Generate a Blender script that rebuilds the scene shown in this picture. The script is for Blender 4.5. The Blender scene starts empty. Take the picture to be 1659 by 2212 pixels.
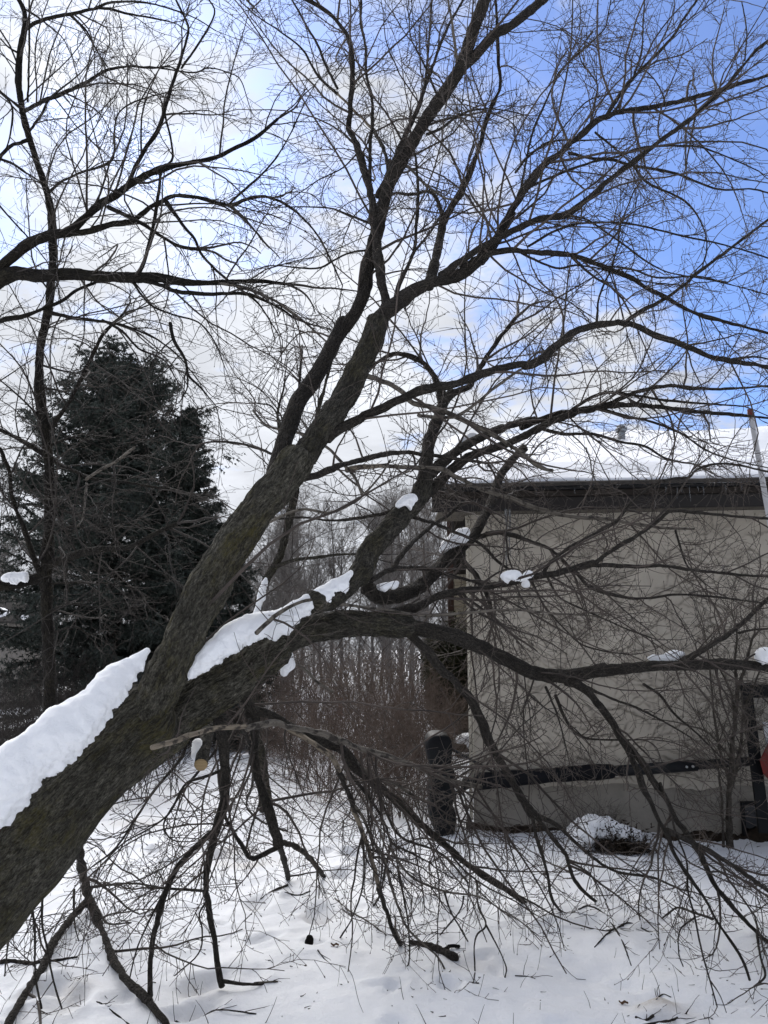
import bpy, math, random
import numpy as np
from mathutils import Vector, Matrix

SC = bpy.context.scene
COL = SC.collection
R_ = math.radians

# ---------------------------------------------------------------- camera
PW, PH, FPX, PITCH, EYE = 1659.0, 2212.0, 1780.0, 9.4, 1.6      # picture grid, focal length in it, tilt, eye height
cam_d = bpy.data.cameras.new('camera')
cam = bpy.data.objects.new('camera', cam_d)
COL.objects.link(cam)
cam.location = (0, 0, EYE)
cam.rotation_euler = (R_(90 + PITCH), 0, 0)
cam_d.sensor_fit = 'HORIZONTAL'
cam_d.sensor_width = 36
cam_d.lens = 36 * FPX / PW
cam_d.clip_start = 0.05
cam_d.clip_end = 1500
SC.camera = cam

# ---------------------------------------------------------------- sky, sun, exposure
SUN_EL, SUN_AZ = 34.0, -20.0            # degrees above the horizon, degrees from straight ahead (minus = left)
SC.view_settings.view_transform = 'Standard'
SC.view_settings.look = 'None'
SC.view_settings.exposure = 2.0
SC.view_settings.gamma = 1.0
SC.view_settings.use_curve_mapping = False
sun_dir = Vector((math.sin(R_(SUN_AZ)) * math.cos(R_(SUN_EL)), math.cos(R_(SUN_AZ)) * math.cos(R_(SUN_EL)), math.sin(R_(SUN_EL))))
sun_d = bpy.data.lights.new('sun', 'SUN')
sun_d.energy = 1.4
sun_d.angle = R_(80)
sun_d.color = (1.0, 0.96, 0.9)
sun = bpy.data.objects.new('sun', sun_d)
sun.rotation_euler = sun_dir.to_track_quat('Z', 'Y').to_euler()
sun.location = (-10, 20, 20)
COL.objects.link(sun)

world = bpy.data.worlds.new('World')
SC.world = world
world.use_nodes = True


def build_sky():
    nt = world.node_tree
    N, L = nt.nodes, nt.links
    N.clear()
    out = N.new('ShaderNodeOutputWorld')
    bg = N.new('ShaderNodeBackground')
    bg.inputs['Strength'].default_value = 0.1
    L.new(bg.outputs[0], out.inputs[0])
    sky = N.new('ShaderNodeTexSky')
    sky.sky_type = 'NISHITA'
    sky.sun_disc = False
    sky.sun_elevation = R_(SUN_EL)
    sky.sun_rotation = R_(SUN_AZ)
    sky.air_density = 1.0
    sky.dust_density = 0.6
    sky.ozone_density = 3.0
    tc = N.new('ShaderNodeTexCoord')
    sep = N.new('ShaderNodeSeparateXYZ')
    L.new(tc.outputs['Generated'], sep.inputs[0])

    def m(op, a, b=None, c=None, clamp=False):
        n = N.new('ShaderNodeMath')
        n.operation = op
        n.use_clamp = clamp
        for i, v in enumerate((a, b, c)):
            if v is None:
                continue
            if isinstance(v, (int, float)):
                n.inputs[i].default_value = v
            else:
                L.new(v, n.inputs[i])
        return n.outputs[0]
    zz = m('MAXIMUM', m('ADD', sep.outputs[2], 0.22), 0.12)
    comb = N.new('ShaderNodeCombineXYZ')                    # a flat cloud deck seen in perspective
    L.new(m('DIVIDE', sep.outputs[0], zz), comb.inputs[0])
    L.new(m('DIVIDE', sep.outputs[1], zz), comb.inputs[1])

    def noise(scale, detail, rough, off, dist=0.0):
        mp = N.new('ShaderNodeMapping')
        mp.inputs['Location'].default_value = off
        L.new(comb.outputs[0], mp.inputs[0])
        n = N.new('ShaderNodeTexNoise')
        n.inputs['Scale'].default_value = scale
        n.inputs['Detail'].default_value = detail
        n.inputs['Roughness'].default_value = rough
        n.inputs['Distortion'].default_value = dist
        L.new(mp.outputs[0], n.inputs['Vector'])
        return n.outputs['Fac']
    big = noise(3.0, 7, 0.55, (3.1, 1.7, 0.4), 0.3)
    small = noise(7.5, 7, 0.62, (8.3, 2.2, 1.4), 0.5)
    # cloud cover thins towards the right and overhead, thickens towards the horizon and the sun's side
    dq = N.new('ShaderNodeVectorMath')                      # the gap in the clouds, ahead to the right
    dq.operation = 'DOT_PRODUCT'
    L.new(tc.outputs['Generated'], dq.inputs[0])
    dq.inputs[1].default_value = (0.40, 0.766, 0.505)
    cover = m('MULTIPLY_ADD', m('MAXIMUM', m('SUBTRACT', dq.outputs['Value'], 0.90), 0.0), -8.5, 0.25)  # cover away from the gap, unseen sky too, raised for extra fill light
    low = m('MULTIPLY', m('SUBTRACT', 0.44, sep.outputs[2]), 2.6)
    low = m('MAXIMUM', low, -0.06)
    s = m('ADD', m('ADD', m('MULTIPLY', m('SUBTRACT', big, 0.5), 3.4), m('MULTIPLY', m('SUBTRACT', small, 0.5), 2.0)), m('ADD', cover, low))
    s = m('ADD', s, 0.42)
    mr = N.new('ShaderNodeMapRange')
    mr.interpolation_type = 'SMOOTHSTEP'
    L.new(s, mr.inputs['Value'])
    mr.inputs['From Min'].default_value = 0.0
    mr.inputs['From Max'].default_value = 0.95
    mr.inputs['To Min'].default_value = 0.08
    mr.inputs['To Max'].default_value = 1.0
    # cloud brightness: brighter round the veiled sun, greyer in its thick parts
    dp = N.new('ShaderNodeVectorMath')
    dp.operation = 'DOT_PRODUCT'
    L.new(tc.outputs['Generated'], dp.inputs[0])
    dp.inputs[1].default_value = sun_dir
    glow = m('POWER', m('MAXIMUM', dp.outputs['Value'], 0.0), 5.0)
    thick = m('MULTIPLY', m('SUBTRACT', noise(3.4, 6, 0.55, (1.2, 5.4, 2.2), 0.4), 0.5), -2.1)
    lum = m('ADD', m('ADD', m('MULTIPLY', glow, 0.55), 1.78), thick)
    ccol = N.new('ShaderNodeVectorMath')
    ccol.operation = 'SCALE'
    ccol.inputs[0].default_value = (0.955, 0.99, 1.065)
    L.new(lum, ccol.inputs['Scale'])
    mix = N.new('ShaderNodeMix')
    mix.data_type = 'RGBA'
    L.new(mr.outputs[0], mix.inputs['Factor'])
    tint = N.new('ShaderNodeVectorMath')
    tint.operation = 'MULTIPLY'
    L.new(sky.outputs[0], tint.inputs[0])
    tint.inputs[1].default_value = (0.25, 0.315, 0.455)
    L.new(tint.outputs[0], mix.inputs[6])
    L.new(ccol.outputs[0], mix.inputs[7])
    L.new(mix.outputs[2], bg.inputs['Color'])


build_sky()

# ---------------------------------------------------------------- picture grid to place
CP, SP = math.cos(R_(PITCH)), math.sin(R_(PITCH))


def P(x, y, d):
    """Point at distance d (along the view axis) that stands where (x, y) of the 1659 x 2212 photograph shows it."""
    u, v = (x - PW / 2) / FPX, (PH / 2 - y) / FPX
    return np.array((d * u, d * (CP - v * SP), EYE + d * (SP + v * CP)))


def ground_d(x, y):
    """Distance at which that line of sight meets the ground."""
    v = (PH / 2 - y) / FPX
    k = SP + v * CP
    return -EYE / k if k < -1e-3 else 400.0


def G(x, y):
    return P(x, y, ground_d(x, y))


# ---------------------------------------------------------------- noise
def _hash(ix, iy, iz, seed):
    h = (ix.astype(np.int64) * 374761393 + iy.astype(np.int64) * 668265263 + iz.astype(np.int64) * 2147483647 + seed * 974634777) & 0xFFFFFFFF
    h = ((h ^ (h >> 13)) * 1274126177) & 0xFFFFFFFF
    h = (h ^ (h >> 16)) & 0xFFFFFFFF
    return h / 4294967295.0


def vnoise(p, seed=0):
    """value noise, -1..1, p (...,3)"""
    p = np.asarray(p, float)
    i = np.floor(p)
    f = p - i
    f = f * f * f * (f * (f * 6 - 15) + 10)
    ix, iy, iz = (i[..., k].astype(np.int64) for k in range(3))
    r = 0.0
    for a in (0, 1):
        wx = f[..., 0] if a else 1 - f[..., 0]
        for b in (0, 1):
            wy = f[..., 1] if b else 1 - f[..., 1]
            for c in (0, 1):
                wz = f[..., 2] if c else 1 - f[..., 2]
                r = r + wx * wy * wz * _hash(ix + a, iy + b, iz + c, seed)
    return r * 2 - 1


def fbm(p, octaves=4, seed=0, gain=0.5):
    p = np.asarray(p, float)
    r, a = 0.0, 1.0
    for o in range(octaves):
        r = r + a * vnoise(p * 2.0 ** o + 17.3 * o, seed + o)
        a *= gain
    return r


# ---------------------------------------------------------------- meshes and objects
def make_mesh(name, V, Q=None, T=None, smooth=True, attrs=None):
    """mesh data from vertices, quads and triangles (numpy)"""
    V = np.asarray(V, np.float32).reshape(-1, 3)
    Q = np.zeros((0, 4), np.int32) if Q is None else np.asarray(Q, np.int32).reshape(-1, 4)
    T = np.zeros((0, 3), np.int32) if T is None else np.asarray(T, np.int32).reshape(-1, 3)
    me = bpy.data.meshes.new(name)
    me.vertices.add(len(V))
    me.vertices.foreach_set('co', V.ravel())
    nl = Q.size + T.size
    me.loops.add(nl)
    me.loops.foreach_set('vertex_index', np.concatenate((Q.ravel(), T.ravel())).astype(np.int32))
    npoly = len(Q) + len(T)
    me.polygons.add(npoly)
    st = np.concatenate((np.arange(len(Q)) * 4, Q.size + np.arange(len(T)) * 3)).astype(np.int32)
    me.polygons.foreach_set('loop_start', st)
    me.polygons.foreach_set('use_smooth', np.full(npoly, bool(smooth)))
    for k, a in (attrs or {}).items():
        a = np.asarray(a, np.float32)
        if a.ndim == 2:
            at = me.attributes.new(k, 'FLOAT_VECTOR', 'POINT')
            at.data.foreach_set('vector', a.ravel())
        else:
            at = me.attributes.new(k, 'FLOAT', 'POINT')
            at.data.foreach_set('value', a)
    me.update(calc_edges=True)
    return me


def link(name, me, mat, parent=None, loc=(0, 0, 0), kind=None):
    o = bpy.data.objects.new(name, me)
    COL.objects.link(o)
    if mat is not None and me is not None and len(me.materials) == 0:
        me.materials.append(mat)
    o.location = loc
    if parent is not None:
        o.parent = parent
    if kind:
        o['kind'] = kind
    return o


def obj(name, V, Q, mat, parent=None, T=None, smooth=True, attrs=None, kind=None, origin=None):
    """one mesh object; world vertices become local to the parent's (unrotated) or own base"""
    V = np.asarray(V, float).reshape(-1, 3)
    base = np.array(parent.location) if (parent is not None and origin is None) else (np.zeros(3) if origin is None else np.array(origin))
    me = make_mesh(name, V - base, Q, T, smooth, attrs)
    return link(name, me, mat, parent, (0, 0, 0) if parent is not None else tuple(base), kind)


def tag(o, label, cat, group=None):
    o['label'] = label
    o['category'] = cat
    if group:
        o['group'] = group
    return o


def thing(name, label, cat, loc=(0, 0, 0), rz=0.0, group=None):
    o = bpy.data.objects.new(name, None)
    COL.objects.link(o)
    o.location = tuple(float(v) for v in loc)
    o.rotation_euler = (0, 0, rz)
    o.empty_display_size = 0.1
    return tag(o, label, cat, group)


def unit(v):
    v = np.asarray(v, float)
    return v / np.maximum(np.linalg.norm(v, axis=-1, keepdims=True), 1e-9)


def tubes(Pt, Rd, S):
    """many round tapering stems at once: Pt (M,N,3), Rd (M,N), S sides -> V, Q, bark coordinates"""
    Pt = np.asarray(Pt, float)
    Rd = np.asarray(Rd, float)
    M, N = Rd.shape
    T = np.empty_like(Pt)
    T[:, 1:-1] = Pt[:, 2:] - Pt[:, :-2]
    T[:, 0] = Pt[:, 1] - Pt[:, 0]
    T[:, -1] = Pt[:, -1] - Pt[:, -2]
    T = unit(T)
    mean = unit(T.mean(1))
    ref = np.where(np.abs(mean[:, 2:3]) > 0.75, np.array([[1.0, 0.15, 0]]), np.array([[0.1, 0.05, 1.0]]))
    if N > 12:                                              # long stems: carry the frame along
        X = np.empty_like(T)
        x = unit(ref - (ref * T[:, 0]).sum(-1, keepdims=True) * T[:, 0])
        for k in range(N):
            x = unit(x - (x * T[:, k]).sum(-1, keepdims=True) * T[:, k])
            X[:, k] = x
    else:
        X = unit(ref[:, None] - (ref[:, None] * T).sum(-1, keepdims=True) * T)
    Y = np.cross(T, X)
    a = np.arange(S) * (2 * math.pi / S)
    ca, sa = np.cos(a), np.sin(a)
    ring = X[:, :, None] * ca[:, None] + Y[:, :, None] * sa[:, None]
    V = Pt[:, :, None] + ring * Rd[:, :, None, None]
    seg = np.zeros((M, N))
    seg[:, 1:] = np.cumsum(np.linalg.norm(Pt[:, 1:] - Pt[:, :-1], axis=-1), axis=1)
    rm = Rd.mean(1)[:, None, None] * np.ones((M, N, S))
    B = np.stack((ca * rm, sa * rm, np.broadcast_to(seg[:, :, None], rm.shape)), -1)
    idx = np.arange(M * N * S).reshape(M, N, S)
    nx = np.roll(idx, -1, axis=2)
    Q = np.stack((idx[:, :-1], nx[:, :-1], nx[:, 1:], idx[:, 1:]), -1).reshape(-1, 4)
    return V, Q, B, ring


def catmull(pts, step):
    """smooth curve through control rows (any columns), resampled evenly by the first three"""
    pts = np.asarray(pts, float)
    if len(pts) == 2:
        pts = np.vstack((pts[0], (pts[0] + pts[1]) / 2, pts[1]))
    p = np.vstack((2 * pts[0] - pts[1], pts, 2 * pts[-1] - pts[-2]))
    out = []
    for i in range(1, len(p) - 2):
        t = np.linspace(0, 1, 24, endpoint=False)[:, None]
        a, b, c, d = p[i - 1], p[i], p[i + 1], p[i + 2]
        out.append(0.5 * (2 * b + (c - a) * t + (2 * a - 5 * b + 4 * c - d) * t ** 2 + (3 * b - a - 3 * c + d) * t ** 3))
    out.append(pts[-1:])
    q = np.vstack(out)
    L = np.concatenate(([0], np.cumsum(np.linalg.norm(q[1:, :3] - q[:-1, :3], axis=1))))
    n = max(4, int(L[-1] / step) + 1)
    s = np.linspace(0, L[-1], n)
    return np.stack([np.interp(s, L, q[:, k]) for k in range(q.shape[1])], 1), L[-1]


class Soup:
    """collects pieces into one mesh"""
    def __init__(self):
        self.V, self.Q, self.T, self.B, self.n = [], [], [], [], 0

    def add(self, V, Q=None, T=None, B=None):
        V = np.asarray(V, float).reshape(-1, 3)
        self.V.append(V)
        if Q is not None and len(Q):
            self.Q.append(np.asarray(Q).reshape(-1, 4) + self.n)
        if T is not None and len(T):
            self.T.append(np.asarray(T).reshape(-1, 3) + self.n)
        self.B.append(np.zeros_like(V) if B is None else np.asarray(B, float).reshape(-1, 3))
        self.n += len(V)
        return self

    def box(self, x0, x1, y0, y1, z0, z1, bev=0.0):
        b = min(bev, (x1 - x0) * .45, (y1 - y0) * .45, (z1 - z0) * .45)
        if b <= 0:
            V = np.array([(x, y, z) for z in (z0, z1) for y in (y0, y1) for x in (x0, x1)])
            return self.add(V, [(0, 2, 3, 1), (4, 5, 7, 6), (0, 1, 5, 4), (2, 6, 7, 3), (0, 4, 6, 2), (1, 3, 7, 5)])
        V, rings = [], []
        for z, ins in ((z0, b), (z0 + b, 0), (z1 - b, 0), (z1, b)):
            i = ins
            r = [(x0 + b, y0 + i), (x1 - b, y0 + i), (x1 - i, y0 + b), (x1 - i, y1 - b), (x1 - b, y1 - i), (x0 + b, y1 - i), (x0 + i, y1 - b), (x0 + i, y0 + b)]
            rings.append(range(len(V), len(V) + 8))
            V += [(x, y, z) for x, y in r]
        Q = []
        for k in range(3):
            for j in range(8):
                Q.append((rings[k][j], rings[k][(j + 1) % 8], rings[k + 1][(j + 1) % 8], rings[k + 1][j]))
        for r, f in ((rings[0], -1), (rings[3], 1)):
            r = list(r)[::f]
            Q += [(r[0], r[1], r[2], r[7]), (r[2], r[3], r[6], r[7]), (r[3], r[4], r[5], r[6])]
        return self.add(np.array(V), Q)

    def rod(self, pts, rad, S=10, cap=True):
        pts = np.asarray(pts, float)
        rad = np.broadcast_to(np.asarray(rad, float), (len(pts),)).copy()
        if cap:
            pts = np.vstack((pts[0], pts, pts[-1]))
            rad = np.concatenate(([1e-4], rad, [1e-4]))
            pts[0] -= unit(pts[2] - pts[1]) * 1e-3
            pts[-1] += unit(pts[-2] - pts[-3]) * 1e-3
        V, Q, B, _ = tubes(pts[None], rad[None], S)
        return self.add(V, Q, None, B)

    def xform(self, M):
        M = np.array(M)
        self.V = [v @ M[:3, :3].T + M[:3, 3] for v in self.V]
        return self

    def build(self, name, mat, parent=None, smooth=False, kind=None, bark=False, origin=None, local=False):
        V = np.vstack(self.V)
        Q = np.vstack(self.Q) if self.Q else None
        T = np.vstack(self.T) if self.T else None
        at = {'bark_co': np.vstack(self.B)} if bark else None
        if local:
            o = link(name, make_mesh(name, V, Q, T, smooth, at), mat, parent, (0, 0, 0), kind)
        else:
            o = obj(name, V, Q, mat, parent, T, smooth, at, kind, origin)
        return o

# ---------------------------------------------------------------- materials
class NT:
    def __init__(self, name, rough=0.8, spec=0.3):
        self.m = bpy.data.materials.new(name)
        self.m.use_nodes = True
        self.t = self.m.node_tree
        self.N, self.L = self.t.nodes, self.t.links
        self.b = self.N['Principled BSDF']
        self.b.inputs['Roughness'].default_value = rough
        self.b.inputs['Specular IOR Level'].default_value = spec

    def attr(self, name):
        n = self.N.new('ShaderNodeAttribute')
        n.attribute_name = name
        return n

    def pos(self, name=None, scale=(1, 1, 1)):
        if name:
            o = self.attr(name).outputs['Vector']
        else:
            o = self.N.new('ShaderNodeTexCoord').outputs['Object']
        mp = self.N.new('ShaderNodeMapping')
        mp.inputs['Scale'].default_value = scale
        self.L.new(o, mp.inputs[0])
        return mp.outputs[0]

    def noise(self, vec, scale, detail=4, rough=0.55, dist=0.0):
        n = self.N.new('ShaderNodeTexNoise')
        n.inputs['Scale'].default_value = scale
        n.inputs['Detail'].default_value = detail
        n.inputs['Roughness'].default_value = rough
        n.inputs['Distortion'].default_value = dist
        self.L.new(vec, n.inputs['Vector'])
        return n.outputs['Fac']

    def voronoi(self, vec, scale, feature='F1'):
        n = self.N.new('ShaderNodeTexVoronoi')
        n.feature = feature
        n.inputs['Scale'].default_value = scale
        self.L.new(vec, n.inputs['Vector'])
        return n.outputs['Distance']

    def ramp(self, fac, stops):
        n = self.N.new('ShaderNodeValToRGB')
        while len(n.color_ramp.elements) < len(stops):
            n.color_ramp.elements.new(0.5)
        for e, (p, c) in zip(n.color_ramp.elements, stops):
            e.position = p
            e.color = (c, c, c, 1) if isinstance(c, (int, float)) else (*c, 1)
        self.L.new(fac, n.inputs[0])
        return n.outputs['Color']

    def mix(self, fac, a, b, mode='MIX'):
        n = self.N.new('ShaderNodeMix')
        n.data_type = 'RGBA'
        n.blend_type = mode
        for v, i in ((fac, 0), (a, 6), (b, 7)):
            if isinstance(v, (int, float)):
                n.inputs[i].default_value = v
            elif isinstance(v, tuple):
                n.inputs[i].default_value = (*v, 1)
            else:
                self.L.new(v, n.inputs[i])
        return n.outputs[2]

    def math(self, op, a, b=0.0, clamp=False):
        n = self.N.new('ShaderNodeMath')
        n.operation = op
        n.use_clamp = clamp
        for v, i in ((a, 0), (b, 1)):
            if isinstance(v, (int, float)):
                n.inputs[i].default_value = v
            else:
                self.L.new(v, n.inputs[i])
        return n.outputs[0]

    def color(self, c):
        if isinstance(c, tuple):
            self.b.inputs['Base Color'].default_value = (*c, 1)
        else:
            self.L.new(c, self.b.inputs['Base Color'])
        return self

    def bump(self, h, strength=0.5, dist=0.01, prev=None):
        n = self.N.new('ShaderNodeBump')
        n.inputs['Strength'].default_value = strength
        n.inputs['Distance'].default_value = dist
        self.L.new(h, n.inputs['Height'])
        if prev is not None:
            self.L.new(prev, n.inputs['Normal'])
        self.L.new(n.outputs[0], self.b.inputs['Normal'])
        return n.outputs[0]

    def normal_z(self):
        g = self.N.new('ShaderNodeNewGeometry')
        s = self.N.new('ShaderNodeSeparateXYZ')
        self.L.new(g.outputs['Normal'], s.inputs[0])
        return s.outputs[2]


def bark_mat(name, dark, light, moss=0.0, scale=1.0):
    n = NT(name, 0.9, 0.15)
    v = n.pos('bark_co', (1, 1, 0.42))
    nv = n.N.new('ShaderNodeTexNoise')
    nv.inputs['Scale'].default_value = 22 * scale
    nv.inputs['Detail'].default_value = 3
    n.L.new(v, nv.inputs['Vector'])
    ad = n.N.new('ShaderNodeVectorMath')
    ad.operation = 'MULTIPLY_ADD'
    n.L.new(nv.outputs['Color'], ad.inputs[0])
    ad.inputs[1].default_value = (0.03 / scale,) * 3
    n.L.new(v, ad.inputs[2])
    plate = n.math('MINIMUM', n.math('MULTIPLY', n.voronoi(ad.outputs[0], 30 * scale, 'DISTANCE_TO_EDGE'), 3.2), 1.0)
    a = n.noise(v, 62 * scale, 6, 0.72, 0.5)
    c = n.noise(v, 210 * scale, 3, 0.6)
    h = n.math('ADD', n.math('MULTIPLY', plate, 0.45), n.math('ADD', n.math('MULTIPLY', a, 0.4), n.math('MULTIPLY', c, 0.15)))
    flake = n.math('ADD', n.math('MULTIPLY', a, 0.6), n.math('MULTIPLY', c, 0.4))
    col = n.ramp(flake, [(0.42, dark), (0.52, tuple(0.62 * x + 0.38 * y for x, y in zip(dark, light))), (0.62, light), (0.70, tuple(1.9 * x for x in light))])
    patch = n.noise(n.pos('bark_co', (1, 1, 0.7)), 6 * scale, 4, 0.6)
    col = n.mix(n.ramp(patch, [(0.45, 0.0), (0.70, 0.5)]), col, tuple(0.55 * x for x in dark))
    if moss:
        mz = n.noise(n.pos('bark_co', (1, 1, 0.6)), 5, 6, 0.75)
        k = n.math('MULTIPLY', n.ramp(mz, [(0.47, 0.0), (0.62, 1.0)]), n.ramp(a, [(0.42, 0.1), (0.58, 1.0)]))
        k = n.math('MULTIPLY', k, moss)
        col = n.mix(k, col, (0.055, 0.047, 0.008))
    n.color(col)
    n.bump(h, 1.0, 0.035)
    return n.m


M = {}
M['trunk'] = bark_mat('furrowed_mossy_bark', (0.023, 0.0215, 0.0165), (0.15, 0.142, 0.115), 0.75)
M['limb'] = bark_mat('limb_bark', (0.018, 0.017, 0.0138), (0.105, 0.098, 0.082), 0.35, 1.2)
M['branch'] = bark_mat('branch_bark', (0.024, 0.0213, 0.0183), (0.083, 0.074, 0.064), 0.08, 2.0)
M['upright'] = bark_mat('upright_tree_bark', (0.013, 0.0115, 0.010), (0.040, 0.036, 0.031), 0.2, 1.5)
M['grey_bark'] = bark_mat('young_grey_bark', (0.06, 0.052, 0.043), (0.13, 0.115, 0.095), 0.0, 2.5)


def twig_mat(name, a, b):
    n = NT(name, 0.75, 0.25)
    k = n.noise(n.pos(), 3.0, 3)
    n.color(n.ramp(k, [(0.35, a), (0.65, b)]))
    return n.m


M['twig'] = twig_mat('twig_bark', (0.028, 0.023, 0.0195), (0.078, 0.063, 0.054))
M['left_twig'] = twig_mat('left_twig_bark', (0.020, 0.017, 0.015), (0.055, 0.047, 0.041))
M['brush'] = twig_mat('red_brown_stems', (0.062, 0.045, 0.037), (0.138, 0.103, 0.084))
M['far_bark'] = twig_mat('far_tree_bark', (0.075, 0.068, 0.063), (0.15, 0.137, 0.128))


def pale_wood(name, a, b, c):
    n = NT(name, 0.8, 0.2)
    v = n.pos('bark_co', (1, 1, 0.08))
    k = n.noise(v, 120, 5, 0.6)
    col = n.ramp(k, [(0.35, a), (0.65, b)])
    p = n.noise(n.pos('bark_co', (1, 1, 0.6)), 34, 3, 0.6)
    n.color(n.mix(n.ramp(p, [(0.50, 0.0), (0.60, 1.0)]), col, c))
    n.bump(k, 0.5, 0.003)
    return n.m


M['pale'] = pale_wood('bare_pale_wood', (0.13, 0.107, 0.08), (0.235, 0.198, 0.15), (0.04, 0.034, 0.028))
M['dead'] = pale_wood('dead_grey_branch', (0.07, 0.061, 0.05), (0.15, 0.134, 0.113), (0.03, 0.026, 0.022))

n = NT('fresh_cut_wood', 0.7, 0.2)
w = n.N.new('ShaderNodeTexWave')
w.wave_type = 'RINGS'
w.inputs['Scale'].default_value = 45
w.inputs['Distortion'].default_value = 3
n.L.new(n.pos('bark_co'), w.inputs['Vector'])
n.color(n.ramp(w.outputs['Fac'], [(0.2, (0.20, 0.14, 0.07)), (0.8, (0.30, 0.22, 0.12))]))
M['cut'] = n.m


def snow_mat(name, base, dirt=False):
    n = NT(name, 0.55, 0.25)
    v = n.pos()
    a = n.noise(v, 26, 6, 0.6)
    b = n.noise(v, 160, 4, 0.65)
    col = n.mix(n.ramp(a, [(0.3, 0.0), (0.7, 1.0)]), tuple(x * 0.97 for x in base), base)
    if dirt:
        d = n.attr('dirt').outputs['Fac']
        s = n.noise(v, 30, 5, 0.7)
        k = n.math('MULTIPLY', d, n.ramp(s, [(0.25, 0.35), (0.6, 1.0)]), True)
        col = n.mix(k, col, (0.46, 0.40, 0.32))
        sp = n.noise(v, 75, 2, 0.5)                         # specks of bark and seed
        col = n.mix(n.ramp(sp, [(0.765, 0.0), (0.785, 0.85)]), col, (0.14, 0.10, 0.07))
    n.color(col)
    n.b.inputs['Subsurface Weight'].default_value = 0.0
    h = n.math('ADD', n.math('MULTIPLY', a, 0.8), n.math('MULTIPLY', b, 0.2))
    n.bump(h, 0.55, 0.02)
    return n.m


M['snow'] = snow_mat('lying_snow', (0.88, 0.895, 0.915))
M['roof_snow'] = snow_mat('thin_grey_roof_snow', (0.66, 0.68, 0.715))
M['ground_snow'] = snow_mat('trodden_snow', (0.86, 0.875, 0.90), True)


def paint(name, a, b=None, rough=0.6, spec=0.3, scale=6.0, bump=0.0, bscale=80):
    n = NT(name, rough, spec)
    v = n.pos()
    b = b or tuple(0.75 * x for x in a)
    n.color(n.ramp(n.noise(v, scale, 6, 0.65), [(0.32, b), (0.68, a)]))
    if bump:
        n.bump(n.noise(v, bscale, 4, 0.6), bump, 0.004)
    return n.m


# stucco: warm grey, weather streaks, sand grain
n = NT('stucco', 0.9, 0.15)
v = n.pos()
c1 = n.noise(v, 1.6, 6, 0.65)
c2 = n.noise(n.pos(None, (6, 6, 0.8)), 2.0, 5, 0.6)
col = n.ramp(c1, [(0.30, (0.345, 0.314, 0.264)), (0.70, (0.45, 0.413, 0.35))])
col = n.mix(n.ramp(c2, [(0.48, 0.0), (0.8, 0.5)]), col, (0.285, 0.262, 0.224))
gr = n.math('MULTIPLY', n.attr('grime_shade').outputs['Fac'], n.ramp(n.noise(v, 9, 4, 0.6), [(0.3, 0.6), (0.6, 1.0)]))
col = n.mix(gr, col, (0.075, 0.066, 0.054))  # dirt and painted ridge shadow, mixed into the base colour
n.color(col)
g = n.noise(v, 130, 4, 0.7)
n.bump(g, 0.5, 0.006)
M['stucco'] = n.m

n = NT('parged_foundation', 0.9, 0.15)
v = n.pos()
c1 = n.noise(v, 3.0, 6, 0.7)
n.color(n.ramp(c1, [(0.30, (0.185, 0.171, 0.148)), (0.70, (0.285, 0.265, 0.231))]))
n.bump(n.noise(v, 60, 6, 0.7), 0.6, 0.008)
M['foundation'] = n.m
M['soil'] = paint('soil_and_dead_leaves', (0.045, 0.033, 0.023), (0.013, 0.010, 0.008), 0.95, 0.1, 22, 0.8, 60)
M['fascia'] = paint('brown_black_fascia', (0.013, 0.010, 0.0088), (0.008, 0.0066, 0.006), 0.6, 0.3, 4, 0.2)
M['fascia_upper'] = paint('weathered_brown_board', (0.026, 0.021, 0.017), (0.015, 0.012, 0.010), 0.8, 0.2, 7, 0.3)
M['drip'] = paint('black_drip_edge', (0.009, 0.009, 0.010), (0.006, 0.006, 0.0065), 0.6, 0.2, 8)
M['soffit'] = paint('grey_brown_soffit', (0.12, 0.108, 0.09), (0.075, 0.067, 0.056), 0.85, 0.2, 7, 0.3)
M['trim'] = paint('flaking_cream_paint', (0.56, 0.52, 0.43), (0.28, 0.25, 0.20), 0.8, 0.2, 38, 0.4)
M['siding'] = paint('tan_siding', (0.42, 0.37, 0.275), (0.31, 0.275, 0.20), 0.8, 0.2, 8, 0.2)
M['brown_trim'] = paint('red_brown_trim', (0.06, 0.034, 0.025), (0.035, 0.021, 0.016), 0.7, 0.2, 10)
M['shingle'] = paint('dark_shingles', (0.06, 0.055, 0.05), (0.03, 0.028, 0.026), 0.95, 0.1, 30, 0.5)
M['vent'] = paint('grey_metal_vent', (0.22, 0.24, 0.26), (0.15, 0.165, 0.18), 0.5, 0.4, 12)
M['brick'] = paint('rusty_brown_chimney', (0.20, 0.12, 0.09), (0.11, 0.07, 0.055), 0.9, 0.1, 24, 0.4)
M['black_plastic'] = paint('scuffed_black_plastic', (0.008, 0.009, 0.0105), (0.005, 0.0055, 0.0065), 0.5, 0.12, 14, 0.1, 40)
M['pad'] = paint('black_vinyl_pad', (0.005, 0.0055, 0.008), (0.0035, 0.004, 0.0055), 0.7, 0.15, 10, 0.25, 45)
M['pole'] = paint('dark_grey_steel', (0.022, 0.023, 0.025), (0.013, 0.0135, 0.015), 0.6, 0.12, 9)
M['logo'] = paint('white_print', (0.62, 0.63, 0.65), (0.5, 0.51, 0.53), 0.6, 0.3, 30)
M['red'] = paint('red_painted_steel', (0.15, 0.018, 0.014), (0.09, 0.012, 0.010), 0.55, 0.25, 14)
M['steel'] = paint('zinc_bolt', (0.35, 0.35, 0.34), (0.22, 0.22, 0.21), 0.35, 0.6, 20)
M['white'] = paint('weathered_white_pole', (0.50, 0.50, 0.51), (0.36, 0.36, 0.37), 0.5, 0.4, 9)
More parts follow.
